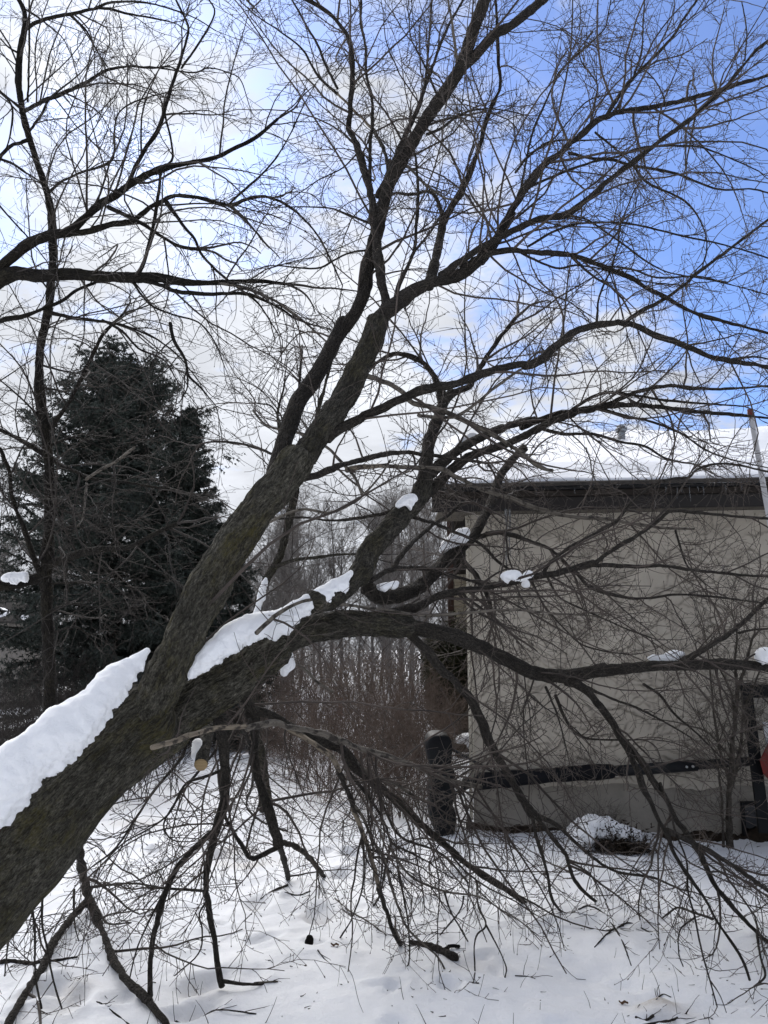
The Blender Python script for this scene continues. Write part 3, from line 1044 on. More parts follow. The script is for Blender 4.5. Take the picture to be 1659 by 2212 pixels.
# ---------------------------------------------------------------- basketball hoop lying along the wall
def build_hoop():
    d = 6.75
    px = lambda x, y, dd=d: P(x, y, dd)
    foot = G(955, 1803)
    hoop = thing('basketball_hoop', 'toppled portable basketball hoop with black base and padded pole lying along the stucco wall', 'basketball hoop', (foot[0], foot[1], 0))
    d = ground_d(955, 1803) * 0.995
    # base: blow moulded, seen on its narrow side; (y, left, right) outline
    prof = [(1590, 938, 962), (1594, 930, 972), (1604, 923, 978), (1618, 922, 979), (1640, 926, 977), (1655, 929, 976), (1662, 934, 980), (1672, 936, 984), (1690, 934, 985),
            (1698, 931, 981), (1706, 929, 983), (1716, 927, 987), (1726, 927, 986), (1733, 931, 980), (1744, 931, 978), (1750, 928, 983), (1768, 928, 985), (1784, 934, 984), (1806, 944, 980)]
    rings = []
    ref = px(955, 1700, d)
    dep = 0.46
    for k, (y, l, r) in enumerate(prof):
        a, b = px(l, y, d), px(r, y, d)
        z = a[2]
        x0, x1 = a[0], b[0]
        groove = 0.030 if k in (5, 9, 13, 14) else 0.0
        yy = ref[1]
        bx = min(0.022, (x1 - x0) * 0.3)
        f = 0.018 if k in (0, 18) else 0.0
        ring = [(x0 + bx, yy + groove + f), ((x0 + x1) / 2, yy + groove * 1.6 - 0.012 + f), (x1 - bx, yy + groove + f), (x1, yy + bx + groove), (x1, yy + dep - bx), (x1 - bx, yy + dep), (x0 + bx, yy + dep), (x0, yy + dep - bx), (x0, yy + bx + groove)]
        rings.append([(q[0], q[1], z) for q in ring])
    V = np.array(rings)
    n_, m_ = V.shape[:2]
    I = np.arange(n_ * m_).reshape(n_, m_)
    J = np.roll(I, -1, 1)
    Q = np.stack((I[:-1], I[1:], J[1:], J[:-1]), -1).reshape(-1, 4)
    capT = [(I[0, 0], I[0, k], I[0, k + 1]) for k in range(1, m_ - 1)] + [(I[-1, 0], I[-1, k + 1], I[-1, k]) for k in range(1, m_ - 1)]
    s = Soup().add(V.reshape(-1, 3), Q, capT)
    base = s.build('base', M['black_plastic'], hoop, True)
    # raised ribs and a recessed fill cap on the face of the base
    for (y0, y1, l, r) in ((1612, 1648, 938, 966), (1668, 1692, 944, 974), (1712, 1728, 938, 976), (1756, 1780, 940, 974)):
        a, b = px(l, y1, d), px(r, y0, d)
        Soup().box(a[0], b[0], ref[1] - 0.022, ref[1] + 0.02, a[2], b[2], 0.012).build('rib', M['black_plastic'], base)
    # pole, two sections, and the pad round it
    dw = to_house(px(1300, 1668, 6.7))
    def along(x, y, off):
        """point in front of the wall plane by off metres that shows at (x, y)"""
        o = np.array((0, 0, EYE))
        r = P(x, y, 1.0) - o
        t = ((W0 - E2 * off - o) @ E2) / (r @ E2)
        return o + r * t
    A = along(1000, 1690, 0.16)
    rr = lambda wpx, dd: wpx / FPX * dd
    p1, p2, p3, p4 = along(1000, 1692, 0.16), along(1030, 1688, 0.16), along(1326, 1666, 0.14), along(1340, 1665, 0.14)
    p5, p6 = along(1505, 1653, 0.13), along(1640, 1643, 0.12)
    Soup().rod([p1, p2, p3, p4], [0.040] * 4, 16).build('pole', M['pole'], hoop, True)
    Soup().rod([p4 + (p3 - p4) * .3, p5], [0.047, 0.047], 16).build('pole', M['pole'], hoop, True)
    Soup().rod([p5 - unit(p6 - p5) * 0.05, p6], [0.038, 0.038], 16).build('pole', M['pole'], hoop, True)
    for t in (0.85, 0.93):
        c = p4 + (p5 - p4) * t
        Soup().rod([c + E2 * -0.060, c + E2 * -0.03], [0.011, 0.011], 8).build('bolt', M['steel'], hoop)
    pp, L = catmull([p2 + unit(p2 - p3) * 0.02, p2 * .8 + p3 * .2, p2 * .6 + p3 * .4 + np.array((0, 0, 0.004)), p2 * .3 + p3 * .7 + np.array((0, 0, 0.007)), p3], 0.02)
    t = np.linspace(0, 1, len(pp))
    rad = 0.070 + 0.004 * np.sin(9 * t) + 0.003 * np.sin(31 * t) - 0.008 * t
    rad[:2] *= (0.86, 0.97)
    rad[-2:] *= (0.97, 0.86)
    pad = Soup().rod(pp, rad, 22).build('pad', M['pad'], hoop, True)
    # sagging seam flap under the pad
    # emblem: rounded frame with two slanted strokes, printed on the pad
    cpos = p2 * (1 - 0.835) + p3 * 0.835
    axd = unit(p3 - p2)
    up = unit(np.cross(np.cross(axd, np.array((0, 0, 1.0))), axd))
    out = -unit(np.cross(axd, up)) if np.cross(axd, up)[1] > 0 else unit(np.cross(axd, up))
    Rp = 0.0698

    def onpad(a, h):                                        # a along the pole, h round the pad from its middle
        th = h / Rp
        return cpos + axd * a + (out * math.cos(th) + up * math.sin(th)) * (Rp + 0.003)
    def stroke(poly, w):
        q, _ = catmull([(a, h, 0) for a, h in poly], 0.004)
        q = q[:, :2]
        tg = unit(np.gradient(q, axis=0))
        nn = np.stack((-tg[:, 1], tg[:, 0]), 1) * w
        V = [onpad(*(c + n2)) for c, n2 in zip(q, nn)] + [onpad(*(c - n2)) for c, n2 in zip(q, nn)]
        m2 = len(q)
        return np.array(V), [(i, i + 1, m2 + i + 1, m2 + i) for i in range(m2 - 1)]
    W, Hh, sh = 0.024, 0.042, 0.004
    frame = [(-W + 0.006, Hh), (W - 0.006, Hh), (W - .001, Hh - .005), (W + sh, 0.0), (W + sh - .001, -Hh + 0.012), (W, -Hh + .003)]
    s = Soup()
    for poly, w_ in (([(W, -Hh), (W, -Hh + .02), (W, Hh - 0.012), (W - 0.008, Hh)], 0.0026), ([(W - 0.008, Hh), (0, Hh), (-W + 0.008, Hh)], 0.0026),
                     ([(-W + 0.008, Hh), (-W, Hh - 0.012), (-W, -Hh + .02), (-W, -Hh)], 0.0026),
                     ([(-0.014, -0.034), (-0.004, 0.0), (0.004, 0.022)], 0.0036), ([(0.0, -0.034), (0.008, -0.004), (0.014, 0.014)], 0.0036),
                     ([(-0.012, -0.004), (0.0, -0.010), (0.013, -0.012)], 0.0022)):
        V, Q = stroke(poly, w_)
        s.add(V, Q)
    s.build('emblem', M['logo'], pad)
    # two struts from base to pole
    b1, b2 = px(972, 1618, d), px(980, 1720, d)
    b1[1] += 0.1
    b2[1] += 0.1
    Soup().rod([b1, along(1085, 1678, 0.17)], [0.012, 0.012], 8).build('strut', M['pole'], hoop, True)
    Soup().rod([b2, along(1075, 1672, 0.17)], [0.014, 0.014], 8).build('strut', M['pole'], hoop, True)
    # axle from base to the pole foot
    ax = px(978, 1700, d)
    ax[1] += 0.08
    Soup().rod([ax, p1], [0.022, 0.022], 8).build('axle', M['pole'], hoop, True)
    # backboard standing on edge against the wall: left frame bar leans, top bar runs out to the right
    q = lambda x, y, off: along(x, y, off)
    tl, bl = q(1610, 1476, 0.10), q(1652, 1800, 0.34)
    vec_r = E1 * 1.15 - E2 * 0.04
    bb = Soup()
    def bar(a, b, w, t, name, mat=M['pole'], par=hoop):
        axx = unit(b - a)
        n2 = unit(np.cross(axx, E2 * -1.0))
        o2 = unit(np.cross(n2, axx))
        V = np.array([pt + n2 * sw * w + o2 * st * t for pt in (a, b) for sw, st in ((-1, -1), (1, -1), (1, 1), (-1, 1))])
        return Soup().add(V, [(0, 1, 2, 3), (4, 7, 6, 5), (0, 4, 5, 1), (1, 5, 6, 2), (2, 6, 7, 3), (3, 7, 4, 0)]).build(name, mat, par)
    bar(tl, bl, 0.045, 0.018, 'frame_bar', M['black_plastic'])
    bar(tl + vec_r * 0.045 + (bl - tl) * 0.055, tl + vec_r + (bl - tl) * 0.055, 0.055, 0.018, 'frame_bar', M['black_plastic'])
    mid = tl + (bl - tl) * 0.31
    bar(mid + vec_r * 0.04, mid + vec_r * 0.13, 0.02, 0.012, 'frame_bar', M['black_plastic'])
    a_, b_ = tl + vec_r * 0.046 + (bl - tl) * 0.11, bl + vec_r * 0.046
    V = np.array([a_, a_ + vec_r * 0.9, b_ + vec_r * 0.9, b_])
    V = np.vstack((V, V + E2 * 0.012))
    Soup().add(V, [(0, 1, 2, 3), (4, 7, 6, 5), (0, 3, 7, 4), (1, 5, 6, 2), (0, 4, 5, 1), (3, 2, 6, 7)]).build('backboard', M['acrylic'], hoop)
    # inner target rectangle bar and the red rim bracket with its bolts
    bar(q(1652, 1560, 0.22), q(1664, 1640, 0.27), 0.018, 0.012, 'target_bar', M['white'])
    s = Soup()
    V2 = [(1641, 1642), (1644, 1636), (1651, 1628), (1660, 1602), (1672, 1592), (1674, 1692), (1664, 1688), (1649, 1672)]
    off = 0.34
    Vf = np.array([q(x, y, off) for x, y in V2])
    Vb = np.array([q(x, y, off - 0.05) for x, y in V2])
    m_ = len(V2)
    s.add(np.vstack((Vf, Vb)), [(i, (i + 1) % m_, m_ + (i + 1) % m_, m_ + i) for i in range(m_)], [(0, i + 1, i) for i in range(1, m_ - 1)] + [(m_, m_ + i, m_ + i + 1) for i in range(1, m_ - 1)])
    rb = s.build('rim_bracket', M['red'], hoop)
    for (x, y) in ((1646, 1641), (1652, 1668), (1657, 1652)):
        c = q(x, y, off + 0.002)
        Soup().rod([c, c - E2 * 0.014], [0.012, 0.012], 8).build('bolt', M['steel'], rb)
    # ring of the rim itself, beyond the frame
    c = q(1730, 1650, 0.55)
    th = np.linspace(0, 2 * math.pi, 33)
    Soup().rod([c + E1 * 0.225 * math.cos(t_) + np.array((0, 0, 0.225 * math.sin(t_))) for t_ in th], [0.009] * 33, 8, False).build('rim', M['red'], hoop, True)


build_hoop()

# ---------------------------------------------------------------- trees traced from the photograph
# tree | grid tile (column row) or D | distance at far end (g = on the ground) | radius at start, end | points from the parent outwards | options
# options: t trunk, d0=distance at start, p pale, k dead grey, n=twigs per metre factor, g=rise(+)/droop(-) of twigs, L=twig length factor
TRACES = '''
M D 3.5 180 84 -420,2350 -250,2125 -130,1995 -30,1893 80,1778 190,1668 270,1592 330,1545 | t d0=2.8 n=0 full
M D 3.62 58 42 130,1730 210,1668 270,1610 322,1535 372,1430 425,1318 482,1212 540,1125 600,1050 650,985 | t n=.05 d0=3.35
M D 3.85 92 50 120,1735 200,1672 270,1625 350,1572 430,1515 500,1468 560,1425 600,1398 | t n=0.05
M 1 1 4.5 68 52 130,1010 130,850 210,560 280,380 400,210 500,20 570,-130 | n=.25
M 1 0 5.4 48 44 545,2170 680,1950 745,1650 800,1450 860,1200 980,980 1110,760 1230,590 1330,430 1400,220 1490,-20 1540,-160 | n=.3
M 1 0 5.6 34 26 1320,450 1430,350 1540,230 1659,160 1780,65 1890,-30 2000,-140 | n=.4
M 1 1 4.2 98 82 60,1060 190,880 330,720 430,560 560,380 650,200 740,30 790,-130 | n=.15
M 1 0 4.9 62 30 780,2100 860,2010 1000,1905 1130,1835 1300,1790 1450,1690 1560,1545 1659,1380 | n=.5
M 1 0 5.3 34 20 860,2030 835,1950 800,1720 770,1500 750,1300 715,1150 660,960 600,830 | n=.5
M 1 0 5.5 20 10 600,830 618,600 628,400 590,230 480,95 340,5 200,-60 |
M 1 0 5.2 42 26 1120,1850 1150,1740 1190,1560 1212,1430 | n=.4
M 1 0 5.7 26 8 1210,1440 1280,1320 1350,1200 1430,1000 1510,740 1580,560 1570,380 1560,100 1550,-20 |
M 1 0 5.5 16 8 1210,1420 1180,1310 1120,1240 1020,1260 910,1250 |
M 2 0 5.6 31 9 -209,1690 -99,1545 10,1340 150,1130 300,1000 420,900 560,780 720,720 880,700 1100,650 1300,600 1480,540 1659,490 1800,440 |
M 2 0 5.2 27 9 -460,1790 -270,1650 -120,1560 0,1500 150,1430 350,1390 480,1300 650,1150 800,1040 950,920 1080,830 1250,690 1380,570 1500,420 1600,310 1700,240 |
M 2 0 4.9 24 9 -330,1740 -160,1650 0,1622 200,1640 380,1655 520,1700 640,1745 780,1805 900,1880 1000,1930 1100,1990 1250,2050 1400,2090 1659,2160 |
M 2 0 5.9 14 6 620,740 680,640 780,510 900,390 1040,240 1100,140 1200,0 1270,-100 |
M 2 0 6.0 7 5 780,520 840,330 850,150 860,-20 |
M 2 0 5.6 6 4 1510,390 1520,200 1490,10 |
M 2 0 5.8 11 5 370,990 500,1025 640,1035 790,1075 940,1100 1080,1130 1250,1200 1370,1230 1550,1225 1680,1255 |
M 2 0 5.6 9 4 790,1075 860,1170 950,1220 1060,1270 1150,1330 1220,1430 1260,1550 1250,1680 1200,1740 | g=-.3
M 2 0 5.7 10 4 120,1210 250,1150 400,1090 560,1040 700,1010 830,960 1000,945 1200,950 1300,980 1450,1040 1600,1110 |
M 2 0 5.6 8 5 540,860 640,940 780,1060 |
M 2 0 6.0 8 3 500,830 540,650 550,540 450,400 420,280 330,200 |
M 2 0 5.3 9 4 20,1120 100,1020 190,950 300,910 480,910 700,900 |
M 2 0 5.4 6 4 190,940 280,890 420,720 520,640 680,600 |
M 2 0 5.9 9 4 60,1220 100,1000 130,870 200,700 280,530 330,440 580,210 620,110 640,0 |
M 2 0 4.9 9 5 100,1600 250,1510 420,1450 600,1440 760,1450 950,1490 1150,1540 1300,1570 1500,1620 1680,1680 |
M 2 0 5.0 9 5 60,1640 180,1700 300,1740 420,1720 560,1740 760,1800 900,1830 1100,1850 |
M 2 0 5.0 8 4 350,1400 480,1420 600,1500 720,1580 850,1680 1000,1760 1200,1800 1400,1830 |
M 2 0 5.2 7 4 600,1725 760,1740 950,1800 1200,1790 1400,1840 1659,1910 |
M 1 0 5.6 10 14 850,1150 850,1050 820,950 760,840 | n=.5
M 1 0 5.8 10 8 760,840 640,720 530,610 | p n=.5
M 1 0 6.0 9 4 530,610 400,490 300,320 150,200 0,100 -90,20 |
M 1 0 6.1 10 5 530,575 450,420 400,290 340,190 230,-10 |
M 1 0 6.0 13 8 740,1230 740,950 755,800 750,640 715,470 710,300 680,150 682,-20 |
M 1 0 6.2 20 7 790,1270 860,1120 930,960 990,830 1040,730 1090,580 1170,360 1240,180 1350,-10 |
M 1 0 6.3 9 6 1090,580 1110,400 1130,150 1140,-20 |
M 1 0 5.0 10 7 1300,450 1300,370 1270,150 1240,-20 | k
M 1 0 5.0 9 5 1170,610 1090,420 1010,270 |
M 1 0 4.9 9 3 745,1450 620,1400 480,1350 300,1340 100,1345 |
M 1 0 4.6 9 4 725,1620 600,1640 500,1690 380,1740 100,1720 0,1750 |
M 1 0 4.9 16 7 900,1955 925,1850 1020,1640 1040,1450 1050,1240 1035,1030 1000,850 |
M 1 0 5.2 9 5 1020,1640 1160,1460 1230,1340 |
M 1 0 5.3 6 3 650,1000 560,1090 400,1170 200,1310 |
M 1 0 5.2 9 4 1110,870 1200,830 1330,740 1480,705 1640,720 1740,745 |
M 1 0 4.5 10 6 860,1040 970,1070 1080,1180 1200,1270 1300,1300 | k
M 1 1 4.3 40 27 460,620 560,565 650,510 800,440 950,370 1100,310 1300,270 1500,200 1659,160 1800,140 | n=.5
M 2 1 5.0 27 14 80,165 160,140 260,50 400,-60 560,-112 700,-120 820,-92 950,-32 1050,0 1200,60 1300,105 1450,130 1680,170 |
M 2 0 5.4 14 8 740,2080 850,2010 1000,1930 1100,1860 1200,1770 1350,1660 1480,1560 1600,1470 1700,1390 |
M 2 0 5.0 9 5 550,2095 560,1950 600,1830 640,1750 690,1570 |
M 2 1 5.2 11 5 1290,110 1400,120 1550,100 1700,120 |
M 1 1 4.1 84 82 370,1690 480,1660 580,1590 680,1500 720,1440 | d0=3.75 n=.1
M 1 1 4.5 90 68 690,1500 735,1360 830,1250 950,1120 1040,1050 1090,920 | n=.15
M 1 1 5.2 56 36 1090,920 1105,780 1130,620 1180,500 1215,400 1270,335 | n=.4
M 1 1 5.2 30 8 1215,420 1190,310 1140,200 1050,120 900,80 780,140 | g=-.2
M 1 1 5.6 22 12 1260,340 1380,290 1450,170 1530,50 1600,-50 1680,-150 |
M 1 1 5.6 38 22 1060,1040 1180,920 1280,820 1400,740 1550,690 1659,650 1830,570 | n=.5
M 1 1 5.8 38 22 1130,860 1250,750 1400,650 1530,590 1659,540 1800,505 | n=.5
M 2 1 5.9 22 8 60,555 150,520 300,470 480,440 640,400 800,330 1000,290 1300,310 1659,290 |
M 2 1 5.9 24 8 100,600 330,490 560,430 760,410 1000,430 1250,460 1500,480 1680,500 |
M 2 1 5.8 12 5 330,490 500,370 640,330 800,350 980,380 1200,400 1500,420 |
M 2 1 5.8 10 4 560,430 720,480 900,520 1100,600 1250,700 1400,760 1659,820 |
M 2 1 5.9 12 5 170,560 350,600 520,600 700,650 860,680 1000,760 1200,800 |
M 1 1 5.0 62 48 720,1600 800,1650 900,1650 1060,1590 1180,1470 1290,1370 | d0=4.15 n=.15
M 1 1 6.05 44 26 1290,1370 1400,1270 1450,1190 1530,1030 1580,880 1659,770 1740,690 | n=.3
M 1 1 5.9 18 10 1430,1270 1550,1240 1659,1255 1760,1290 1910,1350 2010,1440 |
M 1 1 5.5 22 10 1330,1350 1340,1420 1420,1510 1500,1650 1530,1800 | g=-.2
M 1 1 4.8 20 10 750,1550 850,1490 950,1470 1090,1470 1200,1500 1350,1540 1450,1570 |
M 1 1 5.2 18 10 880,1480 980,1340 1130,1200 1240,1130 1330,1050 |
M 1 1 5.1 14 8 1020,1140 1150,1180 1300,1240 1450,1310 1560,1420 1640,1480 1700,1540 |
M 1 1 4.8 14 6 880,1100 760,1130 500,1160 300,1140 150,1150 |
M 1 1 4.7 28 22 850,1770 950,1745 1050,1715 1150,1665 1300,1620 1450,1600 1659,1560 1780,1530 1910,1510 2060,1470 2190,1440 | d0=4.2 n=.5 x=6
M 2 1 5.3 16 8 530,1440 640,1360 760,1290 880,1210 960,1150 1030,1100 1200,1110 1450,1135 1680,1150 |
M 2 1 5.6 12 7 200,1510 260,1420 400,1320 550,1240 680,1160 760,1060 850,980 960,910 1060,890 1150,880 1200,830 1320,795 1450,800 1680,850 |
M 2 1 5.4 14 9 520,1450 700,1455 850,1460 1000,1455 1150,1480 1300,1495 1500,1515 1700,1525 |
M 2 1 5.2 12 5 410,1490 500,1590 640,1640 780,1665 920,1660 1050,1640 1250,1650 1680,1700 | g=-.2
M 2 1 5.3 7 4 1060,1225 1090,1330 1140,1460 1240,1560 |
M 2 1 5.2 8 4 230,1530 300,1650 420,1720 600,1800 760,1870 900,1920 | g=-.2
M 2 1 5.0 8 4 120,1540 200,1700 300,1820 430,1950 560,2000 760,2030 | g=-.2
M D 4.1 46 28 540,1445 590,1395 650,1365 735,1349 820,1348 885,1352 | d0=3.8 n=.1
M 1 1 4.9 56 50 900,1840 1000,1850 1250,1900 1450,1980 1659,2080 1809,2150 2009,2170 2259,2130 | n=.15 d0=4.05 x=6
M 2 1 5.4 38 33 540,2140 720,2122 850,2110 1100,2100 1400,2092 1720,2115 | n=.4 x=5
M 2 1 5.7 20 12 1090,2080 1250,1990 1400,1900 1500,1820 1580,1740 1700,1630 |
M 2 1 5.6 8 5 1470,1890 1560,1870 1700,1860 |
M 1 1 4.6 32 27 950,1850 1100,2000 1180,2110 1280,2190 1330,2250 1410,2345 1460,2470 1550,2660 1640,2815 1720,2960 1800,3075 | n=.4
M 2 2 g 13 9 130,855 160,1000 220,1200 260,1400 335,1500 |  n=0.81 L=0.75
M 2 2 g 16 11 140,850 260,1000 350,1120 400,1270 480,1370 585,1442 |  n=0.81 L=0.75
M 2 2 5.2 14 6 150,850 300,930 430,1050 560,1160 700,1230 900,1260 1050,1320 |  n=1.19 L=0.75
M 1 1 4.5 11 8 690,1000 640,880 560,790 450,680 300,600 80,550 -20,450 | k n=.4 d0=4.0
M 1 1 4.3 6 11 870,770 800,880 690,1000 640,1040 480,1110 300,1090 100,1165 -30,1260 -140,1320 | k n=.4 d0=4.0
M 1 1 4.9 24 9 250,905 390,870 560,800 680,770 800,740 950,720 1150,740 1350,770 1500,790 | n=.5
M 1 1 4.4 18 15 590,830 700,812 820,805 | p n=.3
M 1 1 5.0 16 14 810,806 1050,820 1200,830 1380,920 1500,970 1659,1025 | k n=.6
M 2 1 5.4 17 8 -20,1010 150,1080 350,1130 600,1150 800,1185 1000,1210 1180,1215 | k n=.4
M 1 1 5.0 20 13 640,190 740,230 850,270 950,330 1020,400 1150,430 1300,490 1500,590 1659,680 1740,740 1840,815 1920,840 | k n=.5
M 1 1 5.1 12 7 1050,480 1200,490 1290,490 1400,420 1550,300 1659,220 1760,160 1950,80 | k n=.8
M 1 1 4.3 14 6 0,1890 150,1760 290,1690 400,1680 600,1710 850,1740 1100,1780 1300,1770 | k n=.8 d0=3.45
M 1 1 4.4 10 5 1100,1780 1350,1760 1659,1740 1900,1760 2200,1780 | k n=1
M 1 2 4.6 12 9 -10,-300 150,-200 300,-100 400,0 500,60 | k  d0=4.8 n=0.25 L=0.75
M 1 1 4.1 9 5 130,740 0,690 -120,660 -260,650 -360,665 |
M 1 1 4.2 8 5 180,600 110,430 0,400 |
M 1 1 4.4 9 7 280,320 290,150 300,60 |
M D 4.05 14 9.5 505,1480 545,1535 552,1600 548,1650 | d0=3.75 n=.1 x=4
M 1 2 g 34 15 -60,200 60,190 180,260 330,345 560,440 650,560 760,640 900,760 1040,890 1200,1030 1350,1160 1500,1270 1659,1370 1790,1460 |  d0=3.9 g=-.3 n=0.48 L=0.75 x=24
M 0 2 3.5 20 20 985,425 1150,370 1300,320 1450,290 1600,280 | p  d0=3.02 n=0.48 L=0.75
M 1 2 4.6 24 16 -60,290 130,260 220,290 400,320 560,380 750,450 900,490 1050,550 1200,620 1330,650 1455,680 | k  d0=3.5 n=0.48 L=0.75 x=18
M 1 2 3.98 18 17 220,300 300,345 400,410 500,490 545,590 | p  n=0.15 L=0.75
M 1 2 4.1 19 17 540,580 600,720 635,820 |  g=-.3 n=0.48 L=0.75
M 1 2 4.15 17 17 630,810 690,970 750,1150 800,1340 | p  g=-.3 n=0.55 L=0.75
M 1 2 g 17 13 795,1330 850,1500 900,1640 940,1705 |  n=0.65 L=0.75
M 1 2 g 12 6 640,800 690,870 760,1030 830,1140 870,1290 920,1450 980,1590 1080,1690 1180,1780 1240,1890 | k  g=-.2 n=0.40 L=0.75
M 1 2 4.7 14 9 600,470 750,600 900,650 1000,720 1155,795 | k  g=-.4 n=0.40 L=0.75 x=10
M 1 2 4.6 13 5 580,560 700,700 800,850 850,950 880,1040 1000,1100 1130,1170 |  g=-.2 n=0.80 L=0.75
M 1 2 g 9 5 690,990 700,1150 690,1330 640,1480 600,1570 520,1690 |  n=0.65 L=0.75
M 1 2 g 10 6 875,1040 840,1200 800,1380 740,1480 |  n=0.65 L=0.75
M 1 2 4.4 9 4 860,1060 1000,1250 1220,1350 1450,1390 1600,1480 1730,1560 1850,1680 | k  n=0.80 L=0.75
M 1 2 g 6 4 1220,1350 1260,1480 1330,1600 1380,1690 |  n=0.25 L=0.75
M 1 2 g 6 4 1345,1385 1320,1480 1180,1650 |  n=0.32 L=0.75
M 1 2 g 7 5 920,1190 960,1400 990,1600 990,1820 930,1880 |  n=0.32 L=0.75
M 1 2 g 7 5 1430,1290 1440,1440 1490,1570 1420,1660 1420,1920 |  n=0.32 L=0.75
M 1 2 g 6 4 1490,1570 1560,1700 1620,1840 1610,1930 |  n=0.32 L=0.75
M 1 2 g 12 6 620,470 780,700 850,850 940,1000 1140,1080 1250,1150 1400,1330 |  g=-.3 n=0.80 L=0.75
M D 4.15 10.5 10 548,1640 565,1700 585,1765 603,1825 | n=.2 x=4
M 1 2 g 19 15 150,1050 185,1160 212,1285 |  n=0.25 L=0.75
M 1 2 g 20 14 150,1040 230,1050 320,1110 400,1200 445,1262 |  n=0.25 L=0.75
M 1 2 4.25 16 10 130,1070 50,1110 -30,1140 -90,1060 -160,940 -200,860 -230,700 |  g=-.3 n=0.48 L=0.75 x=4
M 1 2 g 12 5 -100,270 -40,420 -20,640 -60,800 40,900 200,960 |  g=-.3 n=0.65 L=0.75 x=5
M 2 2 g 30 7 350,-10 480,40 590,180 660,270 710,370 760,450 830,620 890,760 950,890 1010,990 1060,1120 1150,1260 1250,1400 1330,1550 1420,1680 1500,1810 1540,1930 |  g=-.4 n=0.50 L=0.75 x=4
M 2 2 4.7 24 13 715,370 850,520 920,640 1000,760 1060,880 1150,1000 1230,1130 1300,1290 1400,1420 1500,1530 1600,1630 1740,1740 |  g=-.4 n=0.81 L=0.75 x=14
M 2 2 4.8 18 13 1000,955 1150,1030 1300,1100 1450,1200 1580,1290 1740,1420 |  g=-.3 n=0.90 L=0.75 x=8
M 2 2 g 9 4 960,650 1030,850 1060,970 1130,1150 1140,1350 1180,1500 1210,1650 1240,1780 1280,1920 1330,2100 |  n=0.50 L=0.75
M 2 2 g 5 3 1285,1930 1350,2030 1390,2140 |  n=0.19 L=0.75
M 2 2 g 10 6 1585,1620 1610,1780 1640,1900 1570,1970 |  n=0.50 L=0.75
M 2 2 g 8 5 1300,1530 1180,1490 1070,1460 970,1530 |  n=0.81 L=0.75
M 2 2 g 6 4 1190,1520 1090,1600 1080,1750 1110,1840 |  n=0.50 L=0.75
M 2 2 5.2 11 5 280,80 360,260 450,350 600,370 850,370 | g=-.3 n=1.00 L=0.75
M 2 2 5.2 8 3 220,30 290,200 340,380 380,560 | g=-.3 n=1.00 L=0.75
M 2 2 5.5 10 5 440,10 640,100 800,160 980,250 1150,350 | g=-.2 n=1.00 L=0.75
M 2 2 5.5 10 5 850,10 960,80 1050,200 1200,330 1350,480 | g=-.2 n=1.00 L=0.75
M 0 2 g 27 25 420,900 495,1000 530,1200 560,1330 580,1450 |  d0=3.25 n=0.25 L=0.75
M 0 2 g 25 24 575,1400 450,1540 350,1680 280,1830 200,1960 100,2130 40,2230 |  g=-.2 n=0.40 L=0.75
M 0 2 g 27 24 590,1410 650,1600 740,1800 830,1930 950,2050 1080,2215 |  g=-.2 n=0.25 L=0.75
M 0 2 3.9 32 28 1420,250 1458,480 1460,700 1430,850 1385,985 |  g=-.3 d0=3.55 n=0.25 L=0.75 x=6
M 0 2 g 24 18 1385,980 1360,1130 1335,1290 1350,1450 1380,1600 1405,1780 1435,1965 |  g=-.2 n=0.40 L=0.75
M 0 2 g 21 17 1400,950 1250,1080 1130,1230 1070,1370 1020,1540 980,1750 975,2030 |  g=-.2 n=0.48 L=0.75
M 0 2 g 14 5 1430,1930 1540,1950 1620,1955 1720,1955 |  n=0.25 L=0.75
M 0 2 4.1 10 7 1320,1350 1200,1342 1090,1335 960,1330 |  n=0.65 L=0.75
M 0 2 3.9 8 5 595,1325 720,1310 860,1300 1070,1330 |  n=0.80 L=0.75
M 0 2 3.9 11 5 1210,370 1180,480 1000,700 880,880 790,1020 720,1100 600,1190 |  g=-.3 n=0.80 L=0.75 x=4
M 0 2 4.0 10 4 1450,560 1330,610 1200,660 1100,840 980,940 800,1040 640,1200 |  g=-.3 n=0.80 L=0.75
M 0 2 4.4 10 4 1400,440 1250,620 1120,800 1060,930 1120,1020 1240,1030 |  g=-.3 n=0.80 L=0.75 x=4
M 0 2 g 9 6 250,1280 210,1440 225,1600 230,1900 270,2110 |  g=-.2 n=0.32 L=0.75
M 0 2 g 9 6 300,1230 270,1500 300,1700 350,1950 400,2110 |  g=-.2 n=0.32 L=0.75
M 0 2 g 9 5 180,1380 130,1480 60,1650 30,1900 |  g=-.2 n=0.80 L=0.75
M 0 2 g 8 4 480,1340 480,1500 490,1600 515,1690 |  n=0.32 L=0.75
M 0 2 g 7 4 1350,1400 1290,1500 1310,1600 1290,1750 1130,1900 |  n=0.65 L=0.75
M 0 2 3.8 8 4 640,1480 700,1560 850,1555 |  n=0.65 L=0.75
M 0 2 g 8 4 1060,1360 940,1600 880,1750 840,1920 |  n=0.65 L=0.75
U D 6.7 18 5.5 110,1637 107,1475 104,1371 100,1271 104,1171 107,1071 106,1004 99,937 89,871 84,804 90,735 104,667 114,567 113,483 103,423 77,340 60,287 47,233 40,167 45,100 52,67 53,27 38,-7 23,-40 | t d0=7.0 n=.5
U 0 0 6.3 13 5 160,190 250,140 370,105 480,90 620,55 720,60 830,90 950,110 1100,140 |
U 0 0 6.1 9 3 615,55 700,20 830,10 960,20 1080,50 1250,110 1400,200 | g=-.4
U 0 0 6.0 15 5 150,730 270,660 420,600 560,530 680,460 830,430 970,440 1100,430 | g=-.3
U 0 0 5.9 6 3 1030,440 1250,470 1350,440 1480,470 1560,520 1620,700 | g=-.4
U 0 0 6.2 9 3 190,850 270,740 330,630 480,510 560,430 620,330 |
